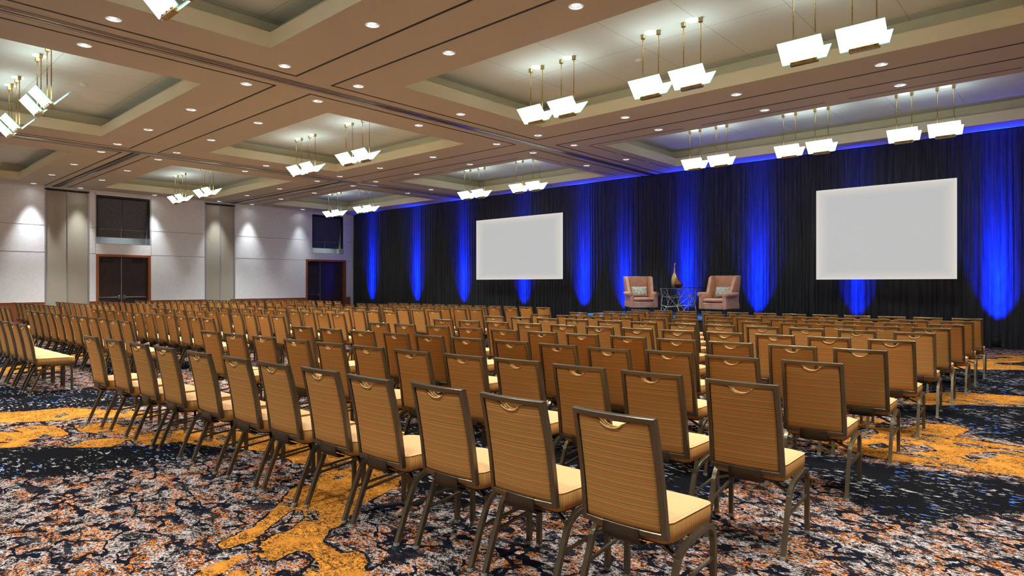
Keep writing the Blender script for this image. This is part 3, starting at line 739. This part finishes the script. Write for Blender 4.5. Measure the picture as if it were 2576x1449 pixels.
# ------------------------------------------------------------------ blue uplights
UX = [(-25.8,1.0),(-22.25,1.1),(-19.1,1.0),(-15.75,.8),(-12.95,1.0),(-11.3,.7),(-9.05,1.0),(-6.85,1.1),(-4.3,.5),(-1.42,1.5)]
UL = ['in the far left corner by the second doorway','second from the far left corner','just left of the left screen','under the left screen','right of the left screen','left of the left armchair','behind the lattice table','right of the right armchair','under the right screen','on the carpet right of the last chair row']
def mk_up():
    root = thing('uplight', 'x', 'stage light')
    T = Matrix.Translation((0,0,.16)) @ Matrix.Rotation(math.radians(-8),4,'X')
    m = MB(); m.lathe([(.05,-.10),(.085,-.08),(.09,.05),(.095,.07),(.084,.07),(.08,.04)], 20, cap=False, M=T); m.lathe([(.001,-.10),(.05,-.10)], 20, cap=False, M=T); m.build('housing', M_BLACK, root)
    m = MB(); m.lathe([(.001,.055),(.08,.055)], 20, cap=False, M=T); m.build('lens', mat('blue_lens', (0,.05,.6), .2, emit=(.0,.10,1.0), es=3), root)
    m = MB(); m.tube([(-.12,0,.16),(-.12,.0,.02),(-.10,0,.008),(.10,0,.008),(.12,0,.02),(.12,0,.16)], .008, 6); m.build('yoke', M_DARKM, root)
    return root
up = mk_up(); note_children()
for i,(x,s) in enumerate(UX):
    o = up if i == 0 else copy_tree(up); yy = cy_at(x)-.40
    o.location = (x, yy, 0); o['label'] = 'small blue uplight %s' % UL[i]; o['group'] = 'blue uplights at the foot of the drapes'
    for tilt,e,w_,b_ in ((9.5,13000.0,15,.85),(12,4300.0,27,.95),(16,1900.0,50,1.0)):
        spot((x, yy+.02, .26), (PI-math.radians(tilt),0,0), e*s, math.radians(w_), b_, (.0,.022,1.0), .03)

# ------------------------------------------------------------------ projection screens
def screen(x0, x1, z0, z1, label):
    y = 17.62
    m = MB(); m.box(x0, y-.006, z0, x1, y+.006, z1); o = m.build('projection_screen', M_SCREEN); tag(o, label, 'projection screen', 'grey projection screens')
    m = MB(); b = .04
    m.box(x0+.01, y+.008, z0+.01, x1-.01, y+.04, z0+.01+b); m.box(x0+.01, y+.008, z1-.01-b, x1-.01, y+.04, z1-.01)
    m.box(x0+.01, y+.008, z0+.01, x0+.01+b, y+.04, z1-.01); m.box(x1-.01-b, y+.008, z0+.01, x1-.01, y+.04, z1-.01); m.build('screen_frame', M_BLACK, o)
    for x in (x0+.5, x1-.5):
        m = MB(); m.tube([(x,y+.025,z1-.03),(x,y+.025,ZC)], .004, 6); m.build('hanging_wire', M_BLACK, o)
screen(-17.87,-13.55,1.645,3.99,'wide pale grey projection screen, the left one, in front of the black drapes')
screen(-5.17,-2.13,1.585,3.915,'pale grey projection screen, the right and nearer one, in front of the black drapes')
# ------------------------------------------------------------------ banquet chair
# local frame: x right, y forward (towards the stage), origin on the floor midway between the rear feet
ZB = .42
def yb(z):                                   # rear face of the back, side profile
    t = (z-.42)/.51
    return .040 - .095*t - .020*math.sin(PI*t)*-.6
def hw(z): return .204 - .006*((z-.42)/.51)    # half width of the back frame
def bowx(x): return -.016*(1-(x/.19)**2)     # middle of the back bows rearwards
def BP(x, z, d=0): return (x, yb(z)+bowx(x)+d, z)
def arc(p0, p1, p2, n):                      # quadratic corner
    p0,p1,p2 = map(Vector,(p0,p1,p2)); return [tuple(p0*(1-t)**2+p1*2*t*(1-t)+p2*t*t) for t in [i/n for i in range(n+1)]]
def mk_chair(simple=False):
    root = thing('banquet_chair', 'x', 'chair')
    P = {}
    def part(m, name, mt, parent=None):
        o = m.build(name, mt, parent or root); return o
    nb = 4 if simple else 7
    # legs : one bent square tube per side, split at the front knee
    for s in (-1,1):
        xr, xf = s*.209, s*.2225
        path = [(xr,0,.012),(xr,.065,.175)] + arc((xr,.120,.298),(xr+s*.004,.146,.360),(xr+s*.008,.225,.371),nb) + [(xf-s*.004,.36,.386)]
        m = MB(); m.tube(path, .0175, 4, ry=.0175, up=(s,0,0), smooth=False); rear = part(m, 'leg', M_BRZ)
        path = [(xf-s*.004,.361,.386)] + arc((xf-s*.003,.375,.387),(xf,.456,.392),(xf,.458,.30),nb) + [(xf,.458,.012)]
        m = MB(); m.tube(path, .0175, 4, ry=.0175, up=(s,0,0), smooth=False); front = part(m, 'leg', M_BRZ)
        if not simple:
            for lg,(x,y) in ((rear,(xr,-.003)),(front,(xf,.458))):
                m = MB(); m.lathe([(.001,0),(.016,0),(.018,.006),(.016,.022)], 10, c=(x,y,0), cap=False); part(m, 'glide', M_GLIDE, lg)
            m = MB(); m.lathe([(.001,0),(.006,0),(.005,.003),(.001,.003)], 8, cap=False, M=Matrix.Translation((xf-s*.0125,.458,.24)) @ Matrix.Rotation(-s*PI/2,4,'Y')); part(m, 'bolt', M_BOLT, front)
        m = MB(); m.tube([(xr+s*.001,.078,.205),(xf,.457,.232)], .0105, 4, ry=.0085, up=(0,0,1), smooth=False); part(m, 'stretcher', M_BRZ)
    m = MB()
    m.tube([(-.20,.135,.325),(-.09,.18,.362),(.09,.18,.362),(.20,.135,.325)], .013, 4, ry=.009, smooth=False)
    m.tube([(-.205,.36,.362),(.205,.36,.362)], .013, 4, ry=.009, smooth=False)
    part(m, 'seat_support', M_BRZ)
    # seat cushion
    def rr(z, ins, n=5, R=.085):
        pts = []
        for cx,cy,a0,hx_,r in ((1,1,0,.213,R),(-1,1,90,.213,R),(-1,0,180,.200,.05),(1,0,270,.200,.05)):
            for i in range(n+1):
                a = math.radians(a0+90*i/n); r_ = max(r-ins*.5,.01)
                X = cx*(hx_-ins-r_)+r_*math.cos(a); Y = (.512-ins-r_ if cy else .076+ins+r_)+r_*math.sin(a)
                pts.append((X,Y,z))
        return pts
    def loft(m, rings, capb=True, dome=None):
        n = len(rings[0]); vs = [p for r in rings for p in r]; fs = []
        for i in range(len(rings)-1):
            for k in range(n): l=(k+1)%n; fs.append((i*n+k,i*n+l,(i+1)*n+l,(i+1)*n+k))
        b = (len(rings)-1)*n
        if dome is not None:
            vs.append(dome); c = len(vs)-1
            for k in range(n): fs.append((b+k,b+(k+1)%n,c))
        else: fs.append(tuple(b+k for k in range(n)))
        fs.append(tuple(range(n-1,-1,-1)))
        m.add(vs, fs, True)
    m = MB(); R = [rr(.386,.012),rr(.392,.001),rr(.43,-.003),rr(.466,-.002),rr(.479,.005)]
    R += [rr(.484,.018), rr(.489,.045), rr(.494,.09), rr(.497,.14)]
    R = [[(p[0],p[1],p[2]-(.020*((p[1]-.36)/.15)**2 if p[1] > .36 and p[2] > .45 else 0)) for p in r_] for r_ in R]
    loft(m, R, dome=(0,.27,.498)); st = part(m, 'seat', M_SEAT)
    if not simple:
        p = [(q[0],q[1],q[2]-(.020*((q[1]-.36)/.15)**2 if q[1] > .36 else 0)) for q in rr(.477,-.0005)]; m = MB(); m.tube(p+[p[0]], .0032, 5, cap=False); part(m, 'piping', M_PIPE, st)
    m = MB(); loft(m, [rr(.374,.03),rr(.378,.018),rr(.387,.016)]); part(m, 'seat_pan', M_DARKM)
    # back frame : rectangular tube loop, bowed in plan
    m = MB(); W_ = .024
    def bar(pa, pb, n, wa):                  # strip between outer and inner edge curves
        vs = []; fs = []
        for i in range(n+1):
            t = i/n
            xo = pa[0][0]+(pa[1][0]-pa[0][0])*t; zo = pa[0][1]+(pa[1][1]-pa[0][1])*t
            xi = pb[0][0]+(pb[1][0]-pb[0][0])*t; zi = pb[0][1]+(pb[1][1]-pb[0][1])*t
            e = .0035
            vs += [BP(xo,zo,e),BP(xo+(xi-xo)*.12,zo+(zi-zo)*.12,0),BP(xi+(xo-xi)*.12,zi+(zo-zi)*.12,0),BP(xi,zi,e),BP(xi,zi,.030),BP(xo,zo,.030)]
        for i in range(n):
            for k in range(6): l=(k+1)%6; fs.append((i*6+k,i*6+l,(i+1)*6+l,(i+1)*6+k))
        m.add(vs, fs, False)
    zt, zb2 = .93, ZB; ht, hb = hw(zt), hw(zb2); w2 = .026
    O = [(-hb,zb2),(hb,zb2),(ht,zt),(-ht,zt)]; I = [(-hb+W_,zb2+w2),(hb-W_,zb2+w2),(ht-W_,zt-w2),(-ht+W_,zt-w2)]
    ns = 5 if simple else 10
    for k in range(4):
        l = (k+1)%4; bar((O[k],O[l]),(I[k],I[l]),ns,0)
    part(m, 'back_frame', M_BRZ)
    # upholstered panel with hand scoop
    def topz(x):
        a = abs(x); base = zt-w2+.002
        if a < .05: return base - .034*math.sqrt(max(0,1-(a/.055)**2)) - .004
        s_ = (a-.05)/.06
        return base - (.017*(1-s_)**2 if s_ < 1 else 0)
    KX = 1.03
    xs = [-.1665,-.155,-.13,-.11,-.085,-.068,-.056,-.05,-.042,-.03,-.015,0,.015,.03,.042,.05,.056,.068,.085,.11,.13,.155,.1665]
    if simple: xs = [-.1665,-.12,-.08,-.055,-.04,-.015,.015,.04,.055,.08,.12,.1665]
    ts = [0,.03,.12,.3,.5,.7,.85,.95,.985,1]
    g = []; 
    for side in (0,1):
        for x in xs:
            for t in ts:
                z0 = zb2+w2-.002; z = z0+(topz(x)-z0)*t
                xx = x*KX*(1+.035*(1-t)); e = min(1, min(t,1-t)/.03, (.1665-abs(x))/.0115)
                puff = .004*math.sin(PI*t)
                d = (.012 - .006*e - puff) if side == 0 else (.026 + .016*e + puff*2.5)
                g.append(BP(xx, z, d))
    nx_,nt = len(xs),len(ts); fs = []
    for sd in (0,1):
        b = sd*nx_*nt
        for i in range(nx_-1):
            for j in range(nt-1): fs.append((b+i*nt+j,b+(i+1)*nt+j,b+(i+1)*nt+j+1,b+i*nt+j+1))
    B = nx_*nt
    rim = [i*nt for i in range(nx_)] + [(nx_-1)*nt+j for j in range(1,nt)] + [i*nt+nt-1 for i in range(nx_-2,-1,-1)] + [j for j in range(nt-2,0,-1)]
    for k in range(len(rim)):
        a,b_ = rim[k], rim[(k+1)%len(rim)]; fs.append((a,b_,B+b_,B+a))
    m = MB(); m.add(g, fs, True); bk = part(m, 'backrest', M_BACK)
    if not simple:
        for d in (.0045,.040):
            m = MB(); m.tube([BP(x*1.0, topz(x)-.001, d) for x in [-.052,-.045,-.036,-.024,-.01,.01,.024,.036,.045,.052]], .0030, 5); part(m, 'piping', M_PIPE, bk)
    m = MB()
    br = [(.036,.445),(.028,.415),(.034,.388),(.055,.370),(.095,.368)]
    vs = []; fs = []
    for x in (-.088,-.05,0,.05,.088):
        for (y,z) in br: vs.append((x,y+bowx(x)*.9,z))
        for (y,z) in br: vs.append((x,y+bowx(x)*.9+.008,z+.006))
    for i in range(4):
        for j in range(4):
            fs.append((i*10+j,(i+1)*10+j,(i+1)*10+j+1,i*10+j+1)); fs.append((i*10+5+j,i*10+6+j,(i+1)*10+6+j,(i+1)*10+5+j))
    for e in (0,4):
        for j in range(4): fs.append((e*10+j,e*10+j+1,e*10+6+j,e*10+5+j))
    m.add(vs, fs, True); part(m, 'back_bracket', M_BRKT)
    return root
proto = mk_chair(False); note_children()
ORD = ['first','second','third','fourth','fifth','sixth','seventh','eighth','ninth','tenth','eleventh','twelfth']
ROWN = ['nearest row','second row','third row','fourth row','fifth row','sixth row','seventh row','eighth row','ninth row','front row']
GRP = 'rows of striped banquet chairs'
rc = random.Random(5); used = False
def yaw(i): return rc.uniform(-.012,.012)
def place(x, y, rz, label):
    global used
    o = copy_tree(proto) if used else proto; used = True
    # rail centre (x, y) -> origin between the rear feet
    ca, sa = math.cos(rz), math.sin(rz); dy = .069
    o.location = (x - sa*dy, y + ca*dy, 0); o.rotation_euler = (0,0,rz)
    o['label'] = label; o['group'] = GRP
    return o
for r in range(10):
    row = ROWS[r]; a = math.atan2(row[0][1]-row[-1][1], row[0][0]-row[-1][0])
    for i,(x,y) in enumerate(row):
        if (r,i) == (0,0): lab = 'nearest striped tan banquet chair, cut by the bottom edge, right end of its row'
        else: lab = 'striped tan banquet chair, right block, %s, %s seat from its right end' % (ROWN[r], ORD[i])
        place(x+(.014 if r == 0 else 0), y, a*(.4 if r == 0 else .9)+(0 if r == 0 else .01)+yaw(i)*(.5 if r < 2 else 1), lab)
b0 = [(-10.42,1.80),(-10.92,1.79),(-11.42,1.78),(-11.92,1.77),(-12.42,1.77)]
for r in range(10):
    row = b0 if r == 0 else ROWS['b%d' % r]; a = math.atan2(row[0][1]-row[-1][1], row[0][0]-row[-1][0])
    for i,(x,y) in enumerate(row):
        place(x, y, a*.5+yaw(i)-.02, 'striped tan banquet chair, middle block, %s, %s seat from its right end' % (ROWN[r], ORD[i]))
# far left block : too small to show parts, one mesh each
CE = [(-18.18,2.85),(-18.36,3.93),(-18.23,4.94),(-18.04,6.0),(-18.05,7.06),(-17.96,8.09),(-17.72,9.05),(-17.63,9.99),(-17.48,10.9)]
n_ind = 120 + sum(len(ROWS['b%d' % r]) for r in range(1,10)) + 5
sp = mk_chair(True); note_children()
jm = MB(); jmats = []
for ch in CH[sp.name]:
    md = ch.data
    for mt in md.materials:
        if mt not in jmats: jmats.append(mt)
    jm.cur = jmats.index(md.materials[0])
    jm.add([tuple(v.co) for v in md.vertices], [tuple(p.vertices) for p in md.polygons], md.polygons[0].use_smooth)
for ch in CH[sp.name]: bpy.data.objects.remove(ch)
bpy.data.objects.remove(sp)
far = []
for r,(x,y) in enumerate(CE):
    cnt = 3 if r == 0 else 11
    for i in range(cnt): far.append((r+1, i, x+.195-.495*i, y-.02*.495*i))
def dist(p): return p[2]**2+p[3]**2
order = sorted(far, key=dist); keep = set((p[0],p[1]) for p in order[:max(0,300-n_ind)])
stuff = MB(); single = None
for (r,i,x,y) in far:
    rz = -.02+rc.uniform(-.02,.02); ca,sa = math.cos(rz),math.sin(rz); ox,oy = x-sa*.071, y+ca*.071
    if (r,i) in keep:
        if single is None: single = jm.build('banquet_chair', jmats); o = single
        else: o = single.copy(); C.objects.link(o)
        o.location = (ox,oy,0); o.rotation_euler = (0,0,rz)
        tag(o, 'striped tan banquet chair, far left block, %s, %s seat from its right end' % (ROWN[r], ORD[i]), 'chair', GRP)
    else:
        base = len(stuff.v)
        stuff.v += [(ox+v[0]*ca-v[1]*sa, oy+v[0]*sa+v[1]*ca, v[2]) for v in jm.v]
        stuff.f += [tuple(k+base for k in f) for f in jm.f]; stuff.m += jm.m; stuff.s += jm.s
if stuff.v:
    o = stuff.build('banquet_chair', jmats)
    tag(o, 'most distant banquet chairs of the far left block, a crowd of tan backs by the wall', 'chair', GRP, 'stuff')

# ------------------------------------------------------------------ stage
SZ = .61; S0 = (-10.75,14.62); S1 = (-5.75,17.45)
st = thing('stage_platform', 'low stage platform with blue-lit carpet top and black skirt, before the drapes', 'stage', ((S0[0]+S1[0])/2,(S0[1]+S1[1])/2,0))
hx_ = (S1[0]-S0[0])/2; hy_ = (S1[1]-S0[1])/2
m = MB(); m.box(-hx_,-hy_,SZ-.05,hx_,hy_,SZ,.006); m.build('deck', M_STAGE, st)
m = MB(); pts = []
def skirt(m, xa, ya, xb, yb_):
    L = math.hypot(xb-xa,yb_-ya); n = int(L/.03); nxv,nyv = (yb_-ya)/L, -(xb-xa)/L; vs = []; fs = []
    for i in range(n+1):
        t = i/n; a = .012*math.sin(t*L*2*PI/.12)
        for z in (.003,SZ-.05): vs.append((xa+(xb-xa)*t+nxv*a*(1 if z<.1 else .4), ya+(yb_-ya)*t+nyv*a*(1 if z<.1 else .4), z))
    for i in range(n): fs.append((2*i,2*i+2,2*i+3,2*i+1))
    m.add(vs, fs, True)
skirt(m,-hx_+.02,-hy_+.02,hx_-.02,-hy_+.02); skirt(m,hx_-.02,-hy_+.02,hx_-.02,hy_-.02); skirt(m,-hx_+.02,hy_-.02,-hx_+.02,-hy_+.02)
m.build('skirt', M_SKIRT, st, fix=False)
m = MB()
for x in (-2.2,0,2.2):
    for y in (-1.2,1.2): m.tube([(x,y,0),(x,y,SZ-.05)], .03, 8)
m.build('support', M_DARKM, st)

# ------------------------------------------------------------------ wing armchairs
def mk_armchair(side):
    root = thing('wing_armchair', 'x', 'armchair', (0,0,SZ))
    # local: facing -y ; x right ; width .84, depth .80
    w = .40
    def shell(z):                                  # outward flare of the wings with height
        return w - .03 + .045*max(0,(z-.5)/.58)
    # body base
    m = MB(); m.box(-w+.02,-.36,.19,w-.02,.36,.36,.03); m.build('base', M_LEATH, root)
    m = MB(); m.box(-w+.015,-.365,.19,w-.015,.362,.205,.002); m.build('nailhead_trim', M_NAIL, root)
    # back + wings: U-shaped shell in plan, height varies
    def plan(u):                                   # u -1..1 around the U, returns (x,y) unit shape
        if u < -.42: t = (u+1)/.58; return (-1, -1+2*t*.93)
        if u > .42: t = (1-u)/.58; return (1, -1+2*t*.93)
        a = u/.42*PI/2; return (math.sin(a)*1.0 if abs(math.sin(a))<.999 else math.copysign(1,a), .86+.14*math.cos(a))
    us = [-1,-.93,-.85,-.76,-.68,-.6,-.52,-.45,-.38,-.28,-.14,0,.14,.28,.38,.45,.52,.6,.68,.76,.85,.93,1]
    def ztop(u):
        a = abs(u)
        if a < .56: return 1.08
        if a < .78:
            t = (a-.56)/.22; return 1.08-(.50)*(t*t*(3-2*t))
        return .58
    vs = []; fs = []; zsn = 7
    for inner in (0,1):
        for u in us:
            px,py = plan(u)
            for j in range(zsn):
                z = .22+(ztop(u)-.22)*j/(zsn-1)
                ww = shell(z) - (.085 if inner else 0); dd = .36+.05*max(0,(z-.3)/.8)
                y = py*dd if py > 0 else py*.36
                if inner: y = min(y, dd-.11) if abs(u) < .45 else min(y, dd-.10)
                x = px*ww
                if not inner and j == zsn-1: x *= .985
                vs.append((x, y, z))
    nu = len(us); B = nu*zsn
    for b in (0,B):
        for i in range(nu-1):
            for j in range(zsn-1): fs.append((b+i*zsn+j,b+(i+1)*zsn+j,b+(i+1)*zsn+j+1,b+i*zsn+j+1))
    for i in range(nu-1):
        fs.append((i*zsn+zsn-1,(i+1)*zsn+zsn-1,B+(i+1)*zsn+zsn-1,B+i*zsn+zsn-1)); fs.append((i*zsn,(i+1)*zsn,B+(i+1)*zsn,B+i*zsn))
    for i in (0,nu-1):
        for j in range(zsn-1): fs.append((i*zsn+j,i*zsn+j+1,B+i*zsn+j+1,B+i*zsn+j))
    m = MB(); m.add(vs, fs, True); o = m.build('wing_back', M_LEATH, root)
    md = o.modifiers.new('bevel','BEVEL'); md.width = .018; md.segments = 2; md.limit_method = 'ANGLE'; md.angle_limit = math.radians(50)
    # rolled arms
    for s in (-1,1):
        m = MB(); M = Matrix.Translation((s*(w-.005),0,.575))
        m.tube([(0,-.385,0),(0,-.375,0),(0,.10,0),(0,.2,.02)], [.055,.068,.066,.05], 16, ry=[.05,.062,.06,.045])
        m.v = [tuple(M @ Vector(p)) for p in m.v]
        m.prism([(-.375,.2),(-.375,.57),(-.30,.57),(-.30,.2)], s*(w-.075), s*(w+.0) )
        m.build('arm', M_LEATH, root)
    m = MB(); m.box(-w+.085,-.385,.36,w-.085,.25,.475,.035); o = m.build('seat_cushion', M_LEATH, root)
    md = o.modifiers.new('sub','SUBSURF'); md.levels = 1; md.render_levels = 1
    for x in (-.33,.33):
        for y in (-.31,.30):
            m = MB(); k = .04 if y > 0 else 0
            m.tube([(x,y,.20),(x,y+k*.4,.10),(x,y+k,0)], [.026,.022,.015], 10); m.build('leg', M_DWOOD, root)
    return root
ac = mk_armchair(0); note_children()
def cushion(loc, rot, label):
    m = MB(); n = 14; a, b, t = .235, .145, .062; vs = []; fs = []
    for s in (-1,1):
        for i in range(n+1):
            for j in range(n+1):
                u = -1+2*i/n; v = -1+2*j/n
                e = max(0,(1-u**4)*(1-v**4))**.45
                px = u*a*(1-.05*(1-v*v)) ; pz = v*b*(1-.08*(1-u*u))
                vs.append((px, s*t*e, pz))
    N = (n+1)**2
    for b_ in (0,N):
        for i in range(n):
            for j in range(n): fs.append((b_+i*(n+1)+j,b_+(i+1)*(n+1)+j,b_+(i+1)*(n+1)+j+1,b_+i*(n+1)+j+1))
    m.add(vs, fs, True); o = m.build('cushion', M_PILL); o.location = loc; o.rotation_euler = rot
    tag(o, label, 'cushion', 'patterned lumbar cushions'); return o
def arm_at(o, x, y, rz, label, clabel):
    o.location = (x,y,SZ+.006); o.rotation_euler = (0,0,rz); o['label'] = label; o['group'] = 'leather wing armchairs on the stage'
    p = Matrix.Translation((x,y,SZ)) @ Matrix.Rotation(rz,4,'Z') @ Vector((0.01,.135,.645))
    cushion(p, (math.radians(-14),0,rz), clabel)
arm_at(ac, -9.48, 16.0, math.radians(47), 'tan leather wing armchair left of the lattice table, facing right', 'black and white patterned cushion on the left armchair')
arm_at(copy_tree(ac), -7.18, 16.22, math.radians(-7), 'tan leather wing armchair right of the lattice table, turned left', 'black and white patterned cushion on the right armchair')

# ------------------------------------------------------------------ lattice table, vases
TX, TY = -8.44, 16.30
tb = thing('lattice_table', 'round glass top table on a geometric lattice of pale metal rods', 'table', (TX,TY,SZ))
m = MB(); rx, ry_ = .53, .40; H_ = .735
rt = random.Random(11)
def node(k, lev, n=10):
    a = 2*PI*k/n + (.18 if lev % 2 else 0); wob = (1, .93, .95, 1)[lev]
    z = (.735,.505,.245,.0)[lev]; zz = z + (0 if lev in (0,3) else (.035 if k % 3 == 0 else (-.03 if k % 3 == 1 else 0)))
    return Vector((rx*wob*math.cos(a), ry_*wob*math.sin(a), zz))
def rod(a, b, r=.0085): m.tube([a,b], r, 6, smooth=True)
def ball(p, r=.013): m.lathe([(.001,-r),(r*.7,-r*.7),(r,0),(r*.7,r*.7),(.001,r)], 8, c=tuple(p), cap=False)
n = 10
for lev in range(3):
    for k in range(n): rod(node(k,lev), node((k+1)%n,lev)); ball(node(k,lev))
for k in range(n):
    rod(node(k,0), node(k,1)); rod(node(k,1), node(k,2))
    if k % 2 == 0: rod(node(k,0), node((k+1)%n,1))
    if k % 3 == 0: rod(node(k,0), node((k-1)%n,1)); rod(node(k,1), node((k-1)%n,2))
    if k % 2 == 1: rod(node(k,1), node((k+1)%n,2))
    if k % 2 == 0:
        f = node(k,3); f.z = .0135; rod(node(k,2), f); rod(node((k+1)%n,2), f); ball(f)
for k in range(0): mid = (node(k,0)+node((k+5)%n,0))*.5; rod(node(k,0), mid+Vector((0,0,-.0)), .006)
for v_ in m.v: pass
m.build('lattice_base', M_SILVER, tb)
m = MB(); m.lathe([(.001,.748),(.685,.748),(.69,.752),(.69,.757),(.685,.76),(.001,.76)], 48, cap=False); m.build('glass_top', M_GLT, tb)
zt_ = SZ+.7605
m = MB(); prof = [(.001,0),(.050,0),(.062,.02),(.083,.10),(.092,.18),(.088,.26),(.066,.33),(.040,.385),(.026,.43),(.019,.50),(.017,.60)]
m.lathe(prof, 28, cap=False)
m.tube([(0,0,.595),(.002,0,.64),(.014,0,.672),(.024,0,.690)], [.0175,.018,.017,.011], 14)
o = m.build('vase', M_GOLD, loc=(TX-.10,TY-.02,zt_)); tag(o, 'tall gold bottle vase with slender bent neck on the glass table', 'vase')
m = MB(); m.lathe([(.001,0),(.045,0),(.085,.025),(.118,.075),(.116,.11),(.085,.145),(.045,.175),(.022,.20),(.016,.235),(.020,.262),(.012,.268)], 28, cap=False)
o = m.build('vase', M_ONION, loc=(TX+.08,TY-.13,zt_)); tag(o, 'squat brown onion shaped vase beside the tall gold one', 'vase')

# ------------------------------------------------------------------ camera
cam = bpy.data.cameras.new('camera'); co = bpy.data.objects.new('camera', cam); C.objects.link(co)
F_PX = 1582.4; TH = math.radians(42.17)
cam.sensor_fit = 'HORIZONTAL'; cam.sensor_width = 36.0; cam.lens = 36.0*F_PX/2576
cam.shift_y = -(724.5-715.0)/2576.0
cam.clip_start = .05; cam.clip_end = 200
co.location = (0,0,1.463); co.rotation_euler = (PI/2, 0, TH)
SC.camera = co
w = bpy.data.worlds.new('world'); SC.world = w; w.use_nodes = True
w.node_tree.nodes['Background'].inputs[0].default_value = (.5,.5,.5,1); w.node_tree.nodes['Background'].inputs[1].default_value = .02
SC.view_settings.view_transform = 'Standard'; SC.view_settings.look = 'None'
SC.view_settings.gamma = 1.0; SC.view_settings.use_curve_mapping = False
SC.view_settings.exposure = 0.16
SC.cycles.max_bounces = 6; SC.cycles.diffuse_bounces = 4; SC.cycles.glossy_bounces = 2; SC.cycles.transmission_bounces = 4
